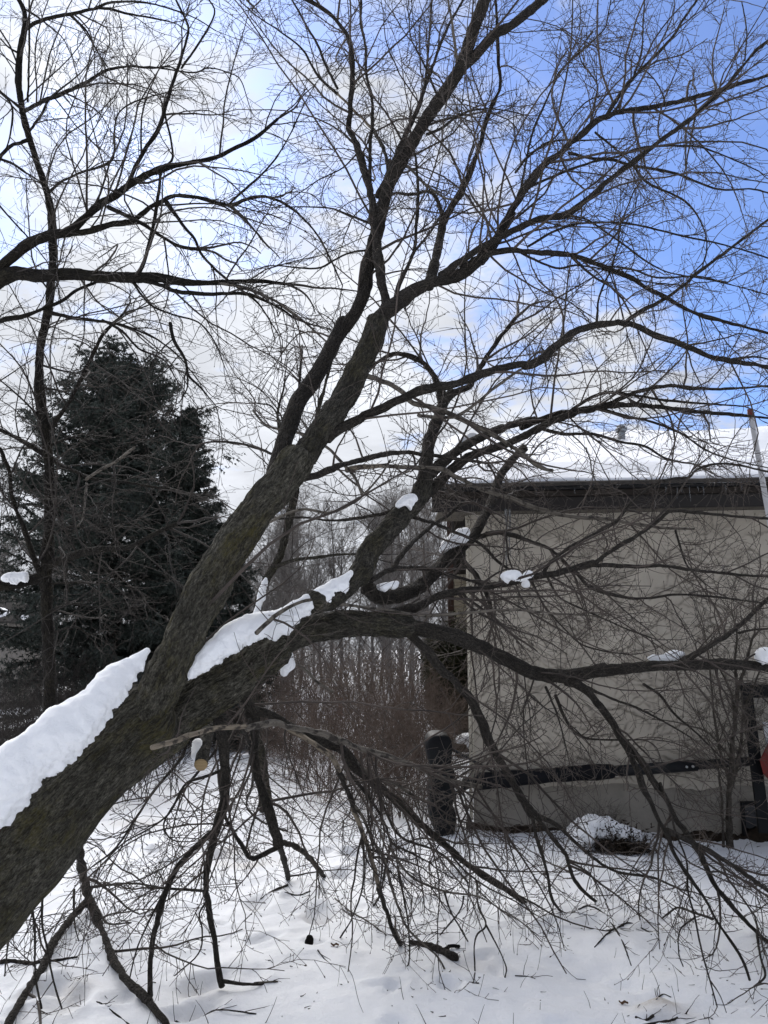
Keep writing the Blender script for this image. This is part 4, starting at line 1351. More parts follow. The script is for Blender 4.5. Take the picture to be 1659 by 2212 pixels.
U 0 0 6.1 6 3 415,600 520,650 640,730 720,850 750,890 | g=-.3
U 0 0 6.4 7 3 165,60 270,130 400,240 450,330 | g=-.3
U 0 0 6.5 7 5 180,660 190,300 188,-10 |
U 0 0 6.6 14 9 190,905 80,945 0,1010 -80,1080 |
U 0 0 6.0 9 4 310,1255 380,1190 520,1120 700,1060 740,980 740,880 760,750 830,680 960,630 1080,600 |
U 0 0 6.7 8 4 125,695 0,590 -80,520 |
U 0 0 6.7 8 4 130,350 60,310 0,250 |
U 0 0 6.3 9 3 450,90 560,200 610,300 700,440 | g=-.3
U 0 1 6.2 17 9 330,560 450,390 540,210 620,50 680,-60 800,-180 |
U 0 1 6.6 8 5 255,490 150,380 0,250 |
U 0 1 6.8 20 11 290,730 150,650 60,600 -60,560 |
U 0 1 6.6 18 12 300,1560 230,1440 150,1200 80,1020 60,850 0,690 | n=.8
U 0 1 6.2 15 6 340,770 480,840 600,890 800,910 1000,945 1100,955 |
U 0 1 6.0 12 8 560,895 640,840 750,780 870,690 | k n=.8
U 0 1 6.1 9 4 560,920 540,1130 500,1200 | k
U 0 1 6.4 9 4 320,1570 600,1560 830,1590 900,1620 |
U 0 1 5.9 32 11 320,1450 500,1380 650,1350 850,1330 980,1260 1150,1180 | n=.8
U 0 1 6.7 38 34 290,1530 180,1550 80,1575 -80,1590 | n=.3
U 0 1 6.6 8 4 255,150 400,190 520,210 | g=-.2
U 0 1 6.5 8 3 270,300 420,330 560,420 700,440 | g=-.2
U 0 1 6.5 9 3 310,680 500,620 700,700 900,640 |
U 0 1 6.3 9 3 320,1050 500,1120 640,1050 800,1130 | g=-.2
U 0 1 6.2 9 3 320,1250 480,1200 620,1230 800,1180 940,1200 | g=-.2
U 0 1 6.2 9 3 312,1750 460,1700 640,1720 800,1660 | g=-.1
U 0 1 6.2 9 3 315,1900 480,1850 600,1900 780,1800 |
L 0 0 5.6 120 60 -900,5200 -800,3600 -620,2600 -380,2150 -180,1930 -20,1810 | t d0=5.2 n=0
L 0 0 5.3 60 12 -40,1830 0,1805 120,1772 260,1788 450,1775 620,1790 850,1800 1000,1795 1200,1830 1400,1830 1659,1822 1850,1840 | n=.7
L 0 0 5.6 44 9 -100,1890 0,1740 100,1650 200,1570 340,1520 450,1500 540,1420 640,1330 760,1260 850,1190 980,1120 1100,1080 1250,1050 1400,1020 1520,960 1659,890 1800,770 |
L 0 0 5.9 16 6 840,1190 880,1080 960,940 1030,830 1070,700 1110,560 1170,390 1220,200 1190,100 1130,-20 |
L 0 0 6.0 8 5 1175,440 1290,280 1390,90 1350,-10 |
L 0 0 5.5 21 11 380,1525 560,1500 740,1450 860,1430 950,1360 1050,1300 1160,1270 1300,1280 1400,1310 1490,1335 |
L 0 0 5.4 12 4 1485,1335 1659,1275 1760,1285 1860,1330 1980,1430 2080,1560 2160,1720 2220,1850 | g=-.3
L 0 0 5.4 8 3 1480,1330 1560,1250 1659,1165 1760,1060 1860,910 1970,680 2060,520 |
L 0 0 5.3 15 8 850,1800 1050,1850 1150,1890 1400,1905 1600,1905 1800,1990 1900,2060 |
L 0 0 5.2 12 6 1400,1830 1600,1870 1800,1960 2000,2110 2150,2250 | k
L 0 1 5.6 36 8 -700,1000 -260,-10 0,-132 150,-162 280,-212 400,-262 500,-332 620,-382 | d0=5.4
L 0 0 5.4 14 4 290,2020 480,2060 640,2080 800,2110 1000,2190 1150,2300 1250,2420 | g=-.4
L 0 0 5.7 14 6 900,1770 940,1680 1000,1430 1030,1230 1050,1100 1120,1000 1060,700 | g=.1
L 0 0 5.5 13 10 700,1340 870,1420 1000,1500 1150,1590 1290,1615 |
L 0 0 5.4 14 5 1080,1310 1180,1450 1260,1550 1300,1640 1400,1750 1520,1850 1659,1950 1750,2080 | g=-.3
L 0 0 5.8 8 4 -60,1270 100,1450 200,1560 300,1690 | d0=5.5
L 0 0 5.8 10 3 -60,1010 80,1060 150,1110 250,1170 400,1300 | d0=5.5
L 0 1 5.2 13 4 1100,-120 1130,0 1200,120 1220,220 1300,300 1400,420 | g=-.4 n=1.3
L 0 1 5.2 8 3 1210,180 1215,300 1160,400 | g=-.3
L 0 1 5.3 9 3 850,-400 960,-250 1100,-180 1290,-120 1400,20 1450,150 | g=-.4
L 0 1 5.4 10 4 660,-140 800,-60 900,50 1060,120 1150,260 | g=-.4
L 0 0 5.6 9 4 0,590 80,700 60,900 20,1000 | d0=5.6
L 0 0 5.7 8 3 1600,0 1659,60 1700,110 | d0=6
S 1 1 7.4 50 24 70,3045 27,2708 -24,2348 8,1760 60,1560 150,1400 205,1200 250,1000 270,860 | t d0=8.15 n=.5
S 1 1 7.2 14 6 110,1470 240,1420 400,1400 560,1380 700,1380 |
S 1 1 7.4 20 8 255,950 340,700 400,450 470,200 520,-50 |
S 1 1 7.4 14 6 265,900 180,700 140,480 180,300 |
'''


def parse(line):
    a, _, opts = line.partition('|')
    w = a.split()
    tree, i = w[0], 1
    if w[1] == 'D':
        f = lambda x, y: (x, y)
        sc, i = 1.0, 2
    else:
        c, r = int(w[1]), int(w[2])
        f = lambda x, y: (553.0 * c + x / 3.0, 737.33 * r + y / 3.0)
        sc, i = 1 / 3.0, 3
    dend, r0, r1 = w[i], float(w[i + 1]) * sc, float(w[i + 2]) * sc
    pts = np.array([f(*map(float, p.split(','))) for p in w[i + 3:]])
    o = {'n': 1.0, 'g': 0.0, 'L': 1.0}
    for t in opts.split():
        if '=' in t:
            k, v = t.split('=')
            o[k] = float(v)
        else:
            o[t] = True
    return tree, dend, r0, r1, pts, o


def ray_fix(x, y, d, r):
    """keep a stem above the snow and clear of the house"""
    g = ground_d(x, y)
    if d > g - 0.01:
        d = g - 0.01
    for _ in range(60):
        p = P(x, y, d)
        if not bool(inside_house(p - E2 * -(0.03 + r))):
            break
        d -= 0.04
    return d


class Tree:
    def __init__(self, code):
        self.code, self.branches, self.scr = code, [], []


trees = {}
rng0 = np.random.default_rng(41)
for line in TRACES.strip().splitlines():
    code, dend, r0, r1, pts, o = parse(line)
    if r0 > 13 and not o.get('full'):
        r0, r1 = r0 * 0.88, r1 * 0.90
    t = trees.setdefault(code, Tree(code))
    # start from the parent it grows out of
    d1 = ground_d(*pts[-1]) - 0.01 if dend == 'g' else float(dend)
    d0 = o.get('d0')
    if d0 is None:
        best = (1e9, None)
        for s in t.scr:
            q = np.hypot(s[:, 0] - pts[0, 0], s[:, 1] - pts[0, 1]) - s[:, 3]
            k = int(np.argmin(q))
            if q[k] < best[0]:
                best = (q[k], s[k, 2])
        d0 = best[1] if best[0] < 22 else d1
    L = np.concatenate(([0], np.cumsum(np.hypot(*np.diff(pts, axis=0).T))))
    u = L / L[-1]
    ph = rng0.uniform(0, 6.28)
    amp = 0.06 if (not o.get('t') and r0 < 14) else 0.0
    d = d0 + (d1 - d0) * u + amp * np.sin(5 * u + ph) * np.sin(math.pi * u)
    rp = r0 + (r1 - r0) * u ** 0.85
    d = np.array([ray_fix(x, y, dd, rr * dd / FPX) for (x, y), dd, rr in zip(pts, d, rp)])
    W = np.array([P(x, y, dd) for (x, y), dd in zip(pts, d)])
    rw = rp * d / FPX
    rmax = rw.max()
    q, Lw = catmull(np.column_stack((W, rw)), min(0.05, max(0.011, rmax * 0.12)) if rmax > 0.03 else 0.03)
    t.branches.append((q[:, :3], np.maximum(q[:, 3], 0.0012), Lw, o))
    ps, _ = catmull(np.column_stack((pts, np.zeros(len(pts)), d, rp)), 4.0)
    t.scr.append(np.column_stack((ps[:, 0], ps[:, 1], ps[:, 3], ps[:, 4])))


def limb_mesh(P_, R_w, o, seed):
    """one stem with bark relief, swollen knots and a slightly oval section"""
    rm = R_w.max()
    S = 150 if rm > 0.14 else 84 if rm > 0.07 else 40 if rm > 0.04 else 18 if rm > 0.02 else 9 if rm > 0.008 else 6
    n = len(P_)
    rng = np.random.default_rng(seed)
    jit = 0.22 * fbm(np.stack((np.arange(n) * 0.21 + seed, np.zeros(n), np.zeros(n)), 1), 3, seed)
    R2 = R_w * (1 + jit * (0.30 if rm > 0.03 else 0.75))
    if rm < 0.03:                                            # small crooks at the nodes
        P_ = P_ + np.stack([0.22 * R_w * fbm(np.stack((np.arange(n) * 0.6, np.full(n, k * 9.0), np.zeros(n)), 1), 3, seed + k) for k in range(3)], 1)
    e0, e1 = unit(P_[0] - P_[1]), unit(P_[-1] - P_[-2])      # close both ends with a rough dome
    cap = ((0.50, 0.02), (0.44, 0.45), (0.26, 0.80))
    P_ = np.vstack([P_[0] + e0 * R2[0] * a for a, b in cap] + [P_] + [P_[-1] + e1 * R2[-1] * a for a, b in cap[::-1]])
    R2 = np.concatenate(([R2[0] * b for a, b in cap], R2, [R2[-1] * b for a, b in cap[::-1]]))
    V, Q, B, ring = tubes(P_[None], R2[None], S)
    B = B + np.array((0, 0, seed * 1.37))
    if rm > 0.02:
        q = B * np.array((1, 1, 0.30))
        k = 1.0 / max(0.022, 0.16 * rm)
        ridg = 1 - np.abs(fbm(q * k * 0.55, 3, seed % 7)) * 1.4
        amp = 0.11 * min(rm, 0.13)
        big = 0.10 * rm * fbm(B * np.array((1, 1, 0.6)) / (2.2 * rm), 2, 3)
        fine = 0.25 * amp * vnoise(q * k * 2.7, 5)
        V = V + ring * ((amp * (ridg - 0.6) + big + fine) * np.minimum(1, R2 / (0.5 * rm))[None, :, None])[..., None]
    return V.reshape(-1, 3), Q, B.reshape(-1, 3)


# ---------------------------------------------------------------- twigs
def grow(rng, O, D, L, r0, r1, N, curv, grav, wig):
    Mn = len(O)
    Pp = np.empty((Mn, N, 3))
    Pp[:, 0] = O
    D = unit(D)
    c = rng.normal(0, 1, (Mn, 3))
    c = unit(c - (c * D).sum(1, keepdims=True) * D) * (curv * rng.uniform(0.3, 1.2, (Mn, 1)))
    ds = (L / (N - 1))[:, None]
    for k in range(1, N):
        D = D + c / (N - 1) + rng.normal(0, wig, (Mn, 3))
        D[:, 2] += grav / (N - 1)
        D = unit(D)
        Pp[:, k] = Pp[:, k - 1] + D * ds
    t = np.linspace(0, 1, N)
    Rr = r0[:, None] * (1 - t) + r1[:, None] * t
    return Pp, Rr


def spawn(rng, Pp, Rr, counts, t0, t1, a0, a1, up=0.0):
    """side shoots: origin, direction, parent radius there"""
    idx = np.repeat(np.arange(len(Pp)), counts)
    n = len(idx)
    N = Pp.shape[1]
    t = rng.uniform(t0, t1, n) * (N - 1)
    i = np.clip(t.astype(int), 0, N - 2)
    f = (t - i)[:, None]
    A, B = Pp[idx, i], Pp[idx, i + 1]
    O = A * (1 - f) + B * f
    T = unit(B - A)
    rnd = rng.normal(0, 1, (n, 3))
    rnd[:, 2] += up
    pr = unit(rnd - (rnd * T).sum(1, keepdims=True) * T)
    a = rng.uniform(a0, a1, n)[:, None]
    return O, T * np.cos(a) + pr * np.sin(a), Rr[idx, i] * (1 - f[:, 0]) + Rr[idx, i + 1] * f[:, 0], idx


def keep_clear(Pp, Rr, ext=None):
    z = gz(Pp[..., 0], Pp[..., 1])
    ok = ~inside_house(Pp).any(1)
    ok &= (Pp[:, 0, 1] > 1.6) & (Pp[..., 1] > 1.3).all(1)
    deep = (Pp[..., 2] < z - 0.10).any(1)
    ok &= ~deep
    Pp[..., 2] = np.maximum(Pp[..., 2], z + Rr * 0.5)
    return ok


def twigs_of(tree, rng, dens, len0, n2, n3, grav0, big=0, col=None):
    """three orders of shoots; returns the largest first-order ones apart"""
    O, D, L, R0, Gv = [], [], [], [], []
    for q, r, Lw, o in tree.branches:
        if o['n'] <= 0:
            continue
        n = rng.poisson(max(0.0, Lw * dens * o['n']))
        if n == 0:
            continue
        Oo, Dd, rr, _ = spawn(rng, q[None], r[None], [n], 0.06 if not o.get('t') else 0.3, 0.995, R_(25), R_(70), 0.15)
        l = len0 * rng.uniform(0.35, 1.25, n) ** 1.3 * np.clip(rr / 0.012, 0.55, 1.6) * o['L']
        O.append(Oo + Dd * rr[:, None] * 0.6)
        D.append(Dd)
        L.append(l)
        R0.append(np.minimum(rr * 0.62, rng.uniform(0.0030, 0.0060, n) * np.clip(l / 0.5, 0.7, 1.6)))
        Gv.append(np.full(n, grav0 + o['g']))
        # the stem's own end carries on as a shoot
        if r[-1] < 0.014 and not o.get('k') and not o.get('p'):
            for _ in range(2):
                O.append(q[-1:])
                D.append(unit(q[-1:] - q[-3:-2]) + rng.normal(0, 0.25, (1, 3)))
                L.append(np.array([rng.uniform(0.25, 0.55)]))
                R0.append(r[-1:] * 0.9)
                Gv.append(np.array([grav0 + o['g']]))
    for q, r, Lw, o in tree.branches:                       # long bare shoots hanging from the low limbs
        nx = int(o.get('x', 0))
        if nx:
            Oo, Dd, rr, _ = spawn(rng, q[None], r[None], [nx], 0.25, 1.0, R_(30), R_(80), -0.8)
            O.append(Oo)
            D.append(Dd)
            L.append(rng.uniform(0.5, 1.15, nx))
            R0.append(np.minimum(rr * 0.6, rng.uniform(0.0045, 0.0085, nx)))
            Gv.append(rng.uniform(-1.3, 0.1, nx))
    O, D, L, R0, Gv = (np.concatenate(v) for v in (O, D, L, R0, Gv))
    P1, R1 = grow(rng, O, D, L, R0, np.maximum(R0 * 0.38, 0.0011), 10, 0.9, 0, 0.085) if False else (None, None)
    P1, R1 = grow_g(rng, O, D, L, R0, np.maximum(R0 * 0.38, 0.0011), 10, 0.75, Gv, 0.12)
    ok = keep_clear(P1, R1)
    P1, R1, L1, G1 = P1[ok], R1[ok], L[ok], Gv[ok]
    c2 = rng.poisson(np.clip(L1 * n2, 0.5, 14))
    O2, D2, r2, id2 = spawn(rng, P1, R1, c2, 0.12, 1.0, R_(28), R_(65), 0.1)
    l2 = rng.uniform(0.07, 0.30, len(O2)) * np.clip(L1[id2] / 0.5, 0.5, 1.3)
    rr2 = np.minimum(r2 * 0.75, rng.uniform(0.0018, 0.0030, len(O2)))
    P2, R2 = grow_g(rng, O2, D2, l2, rr2, np.full(len(O2), 0.0012), 6, 0.8, G1[id2] * 0.7, 0.16)
    ok = keep_clear(P2, R2)
    P2, R2, l2 = P2[ok], R2[ok], l2[ok]
    c3 = rng.poisson(np.clip(l2 * n3, 0.0, 6))
    O3, D3, r3, id3 = spawn(rng, P2, R2, c3, 0.15, 1.0, R_(30), R_(70))
    l3 = rng.uniform(0.025, 0.11, len(O3))
    P3, R3 = grow(rng, O3, D3, l3, np.minimum(r3, 0.0018), np.full(len(O3), 0.0011), 3, 0.6, 0.0, 0.12)
    ok = keep_clear(P3, R3)
    P3, R3 = P3[ok], R3[ok]
    # buds in small clusters at the tips
    tips = np.concatenate((P2[:, -1], P3[:, -1]))
    dirs = unit(np.concatenate((P2[:, -1] - P2[:, -2], P3[:, -1] - P3[:, -2])))
    k = rng.random(len(tips)) < 0.42
    tips, dirs = tips[k], dirs[k]
    bl = rng.uniform(0.006, 0.014, len(tips))[:, None]
    PB = np.stack((tips - dirs * bl * 0.3, tips + dirs * bl * 0.35, tips + dirs * bl), 1)
    RB = np.stack((np.full(len(tips), 0.001), rng.uniform(0.0022, 0.0042, len(tips)), np.full(len(tips), 0.0006)), 1)
    order = np.argsort(-(R1[:, 0] * L1[:]))
    bigs = order[:big]
    rest = np.ones(len(P1), bool)
    rest[bigs] = False
    s = Soup()
    for Pp, Rr, S in ((P1[rest], R1[rest], 4), (P2, R2, 3), (P3, R3, 3), (PB, RB, 3)):
        if len(Pp):
            V, Q, B, _ = tubes(Pp, Rr, S)
            s.add(V.reshape(-1, 3), Q)
    return s, [(P1[i], R1[i]) for i in bigs]


def grow_g(rng, O, D, L, r0, r1, N, curv, grav, wig):
    Mn = len(O)
    Pp = np.empty((Mn, N, 3))
    Pp[:, 0] = O
    D = unit(D)
    c = rng.normal(0, 1, (Mn, 3))
    c = unit(c - (c * D).sum(1, keepdims=True) * D) * (curv * rng.uniform(0.2, 1.3, (Mn, 1)))
    ds = (L / (N - 1))[:, None]
    for k in range(1, N):
        D = D + c / (N - 1) + rng.normal(0, wig, (Mn, 3))
        D[:, 2] += grav / (N - 1)
        D = unit(D)
        Pp[:, k] = Pp[:, k - 1] + D * ds
    t = np.linspace(0, 1, N)
    return Pp, r0[:, None] * (1 - t) + r1[:, None] * t


def build_tree(code, name, label, cat, trunk_mat, limb_mat, twig_m, dens, len0, n2, n3, grav0, big, seed):
    t = trees[code]
    base = t.branches[0][0][0].copy()
    base[2] = 0
    root = thing(name, label, cat, base)
    for i, (q, r, Lw, o) in enumerate(t.branches):
        V, Q, B = limb_mesh(q, r, o, i + 1)
        if o.get('s'):                                      # splinters where it snapped off
            rg = np.random.default_rng(i)
            t0 = unit(q[0] - q[2])
            sd = unit(rg.normal(0, 1, (9, 3)))
            O = q[0] + sd * r[0] * rg.uniform(0.2, 0.7, (9, 1)) - t0 * 0.01
            Ps, Rs = grow(rg, O, t0 + rg.normal(0, 0.16, (9, 3)), rg.uniform(0.025, 0.085, 9), np.full(9, 0.0055), np.full(9, 0.0006), 4, 0.2, 0, 0.05)
            V2, Q2, B2, _ = tubes(Ps, Rs, 5)
            Q = np.vstack((Q, Q2 + len(V)))
            V, B = np.vstack((V, V2.reshape(-1, 3))), np.vstack((B, B2.reshape(-1, 3)))
        m = M['pale'] if o.get('p') else M['dead'] if o.get('k') else trunk_mat if o.get('t') else limb_mat if r.max() > 0.045 else M['branch'] if code in 'M' else limb_mat
        b = obj('trunk' if o.get('t') else 'branch', V, Q, m, root, attrs={'bark_co': B})
        if o.get('p'):
            b['label'] = 'pale branch stripped of its bark'
        elif o.get('k'):
            b['label'] = 'dead grey branch'
    s, bigs = twigs_of(t, np.random.default_rng(seed), dens, len0, n2, n3, grav0, big)
    for Pp, Rr in bigs:
        V, Q, B, _ = tubes(Pp[None], Rr[None], 5)
        obj('branch', V.reshape(-1, 3), Q, twig_m, root)
    tw = s.build('twigs', twig_m, root, True, 'stuff')
    return root


build_tree('M', 'leaning_tree', 'big bare tree leaning from lower left, mossy trunk, limbs sprawling over snow', 'tree',
           M['trunk'], M['limb'], M['twig'], 10.5, 0.66, 12, 9, 0.0, 130, 5)
build_tree('U', 'slim_tree', 'slim upright bare tree with dark trunk at left, in front of the spruce', 'tree',
           M['upright'], M['upright'], M['left_twig'], 8.5, 0.75, 11, 9, -0.15, 60, 6)
build_tree('L', 'bare_tree', 'bare tree reaching in from beyond the left edge with long level limbs', 'tree',
           M['upright'], M['upright'], M['left_twig'], 8.5, 0.72, 11, 9, -0.25, 60, 7)
build_tree('S', 'thin_tree', 'thin mossy tree rising between the two leaning stems, snow on its left side', 'tree',
           M['limb'], M['limb'], M['left_twig'], 5.0, 0.6, 11, 12, -0.1, 10, 8)

# saw cut stub facing the camera, below the leaning trunk, as a part of that tree
lt = next(o for o in COL.objects if o.name == 'leaning_tree')
c = P(434, 1652, 3.55)
back = P(455, 1560, 3.95)
V, Q, B, ring = tubes(catmull(np.array((back, back * .5 + c * .5 + np.array((0, 0, 0.02)), c)), 0.02)[0][None], np.full((1, len(catmull(np.array((back, back * .5 + c * .5 + np.array((0, 0, 0.02)), c)), 0.02)[0])), 0.029), 20)
stub = obj('sawn_stub', V.reshape(-1, 3), Q, M['limb'], lt, attrs={'bark_co': B.reshape(-1, 3)})
ax = unit(c - back)
u_ = unit(np.cross(ax, (0, 0, 1.0)))
v_ = np.cross(u_, ax)
rings = [(0.0, 0.004), (0.012, 0.0045), (0.0275, 0.003), (0.029, -0.002)]
Vc = [c + ax * 0.004]
for r_, h_ in rings[1:]:
    Vc += [c + ax * h_ + (u_ * math.cos(a) + v_ * math.sin(a)) * r_ for a in np.arange(20) * math.pi / 10]
Vc = np.array(Vc)
Bc = np.column_stack(((Vc - c) @ u_, (Vc - c) @ v_, np.zeros(len(Vc))))
Tc = [(0, 1 + (i + 1) % 20, 1 + i) for i in range(20)]
Qc = [(1 + 20 * k + i, 1 + 20 * k + (i + 1) % 20, 21 + 20 * k + (i + 1) % 20, 21 + 20 * k + i) for k in range(2) for i in range(20)]
obj('cut_face', Vc, Qc, M['cut'], stub, Tc, attrs={'bark_co': Bc}, origin=np.array(lt.location))

# ---------------------------------------------------------------- snow lying on the trees
def snow_strip(pts, label, dshift=0.0, seed=1, thin=1.0):
    """lumpy snow along a limb: rows of picture x, y, half width in picture units, distance"""
    a = np.array(pts, float)
    W = np.array([P(x, y, d + dshift) for x, y, r, d in a])
    rw = a[:, 2] * a[:, 3] / FPX * thin
    q, L = catmull(np.column_stack((W, rw)), max(0.006, rw.max() * 0.05))
    c, r = q[:, :3], np.maximum(q[:, 3], 0.002)
    n = len(c)
    S = 72
    k = np.linspace(0, L, n)
    end = np.minimum(k, L - k)
    r = r * np.sqrt(np.clip(1 - (1 - np.clip(end / (0.9 * r), 0, 1)) ** 2, 0.0004, 1))
    V, Q, B, ring = tubes(c[None], r[None], S)
    g = V[0]
    rr = r[None, :, None]
    nz = 0.17 * fbm(g / 0.15 + seed, 2, seed) * rr + 0.004 * fbm(g / 0.03 + seed, 3, seed + 5) * np.minimum(1, rr / 0.03)
    under = np.clip(0.25 - ring[..., 2], 0, 1)                   # crumbly lower edge
    nz = nz + 0.028 * under * np.abs(fbm(g / 0.070, 4, seed + 9, 0.62)) * np.minimum(1, rr / 0.03)
    V = V + ring * nz[..., None]
    # flatten along the line of sight a little
    base = c[n // 2]
    o = obj('snow_ridge' if L > 0.5 else 'snow_clump', V.reshape(-1, 3), Q, M['snow'], origin=base)
    tag(o, label, 'snow')
    return o


snow_strip([(-160, 1850, 60, 2.9), (-80, 1775, 62, 2.93), (0, 1703, 66, 2.96), (50, 1645, 66, 3.0), (110, 1594, 64, 3.06), (165, 1556, 56, 3.12), (214, 1508, 44, 3.2), (256, 1462, 31, 3.3), (298, 1424, 15, 3.38), (322, 1400, 4, 3.42)],
           'longest thick white ridge of snow on the leaning trunk at the left edge', -0.05, 3, 0.88)
snow_strip([(390, 1474, 5, 3.48), (420, 1443, 22, 3.5), (455, 1409, 33, 3.52), (500, 1376, 37, 3.58), (553, 1352, 34, 3.64), (605, 1340, 32, 3.70), (645, 1312, 22, 3.76), (690, 1288, 22, 3.80), (725, 1265, 19, 3.86), (752, 1242, 10, 3.92), (760, 1232, 3, 3.95)],
           'white snow ridge on the second leaning stem, behind the fork', -0.02, 4, 0.76)
snow_strip([(854, 1094, 3, 4.33), (866, 1086, 8, 4.33), (878, 1079, 12, 4.34), (892, 1076, 10, 4.35), (903, 1079, 3, 4.36)], 'snow clump in the upper fork of the second stem', -0.05, 5)
snow_strip([(950, 1190, 3, 5.02), (960, 1180, 9, 5.05), (976, 1168, 12, 5.08), (992, 1157, 12, 5.1), (1006, 1148, 8, 5.14), (1014, 1146, 3, 5.16)], 'snow clump on the limb just left of the stucco corner', -0.09, 6)
snow_strip([(812, 1268, 3, 4.3), (828, 1265, 6, 4.3), (845, 1263, 7, 4.34), (860, 1258, 4, 4.4)], 'thin streak of snow in the crotch right of the second stem', -0.12, 7)
snow_strip([(1080, 1246, 4, 4.4), (1092, 1243, 9, 4.4), (1112, 1240, 9, 4.42), (1128, 1246, 6, 4.43), (1142, 1240, 8, 4.45), (1152, 1241, 3, 4.47)], 'double hump of snow on the limb crossing the stucco wall', -0.02, 8)
snow_strip([(1132, 1252, 5, 4.5), (1138, 1261, 8, 4.5), (1144, 1268, 3, 4.5)], 'small lump of snow stuck under the limb with the double hump', -0.02, 9)
snow_strip([(1398, 1422, 3, 5.12), (1412, 1420, 7, 5.13), (1432, 1420, 7, 5.14), (1455, 1415, 11, 5.15), (1470, 1412, 6, 5.16), (1480, 1414, 3, 5.16)], 'low white snow cap on the mossy limb in front of the wall', -0.0, 10)
snow_strip([(1630, 1424, 5, 5.35), (1642, 1417, 14, 5.35), (1660, 1415, 16, 5.36), (1690, 1422, 10, 5.4)], 'snow cap on the mossy limb at the right edge', -0.03, 11)
snow_strip([(604, 1396, 8, 3.9), (616, 1412, 17, 3.92), (620, 1430, 17, 3.92), (615, 1448, 10, 3.92), (613, 1462, 5, 3.92)], 'chunk of snow clinging below the mossy limb left of the brush', 0.05, 12)
snow_strip([(2, 1251, 5, 6.3), (18, 1246, 9, 6.3), (38, 1246, 10, 6.3), (56, 1243, 9, 6.3), (62, 1243, 3, 6.3)], 'snow pad on the level limb at the far left edge', 0.25, 13)
snow_strip([(422, 1596, 8, 3.7), (430, 1612, 13, 3.68), (434, 1632, 12, 3.62), (433, 1642, 5, 3.6)], 'snow on top of the sawn stub under the trunk', 0.0, 14)
snow_strip([(545, 1335, 3, 6.4), (556, 1315, 6, 6.4), (563, 1290, 8, 6.4), (570, 1262, 6, 6.4), (575, 1247, 2, 6.4)], 'upright streak of snow on the thin mossy tree', 0.0, 15)
snow_strip([(497, 1643, 4, 4.3), (510, 1637, 8, 4.3), (528, 1636, 8, 4.32), (540, 1632, 4, 4.34)], 'snow on a bent low branch behind the hanging limbs', 0.05, 16)
snow_strip([(660, 1352, 2, 4.0), (680, 1350, 4, 4.0), (690, 1350, 2, 4.0)], 'tiny dab of snow on top of the mossy limb', -0.06, 17)
snow_strip([(903, 985, 3, 4.9), (910, 980, 8, 4.9), (916, 985, 3, 4.92)], 'small dab of snow high on the second stem below the eave', -0.05, 18)
snow_strip([(985, 965, 3, 5.4), (1000, 952, 8, 5.45), (1020, 943, 8, 5.5), (1032, 941, 3, 5.52)], 'snow streak on the limb above the left end of the eave', -0.05, 19)


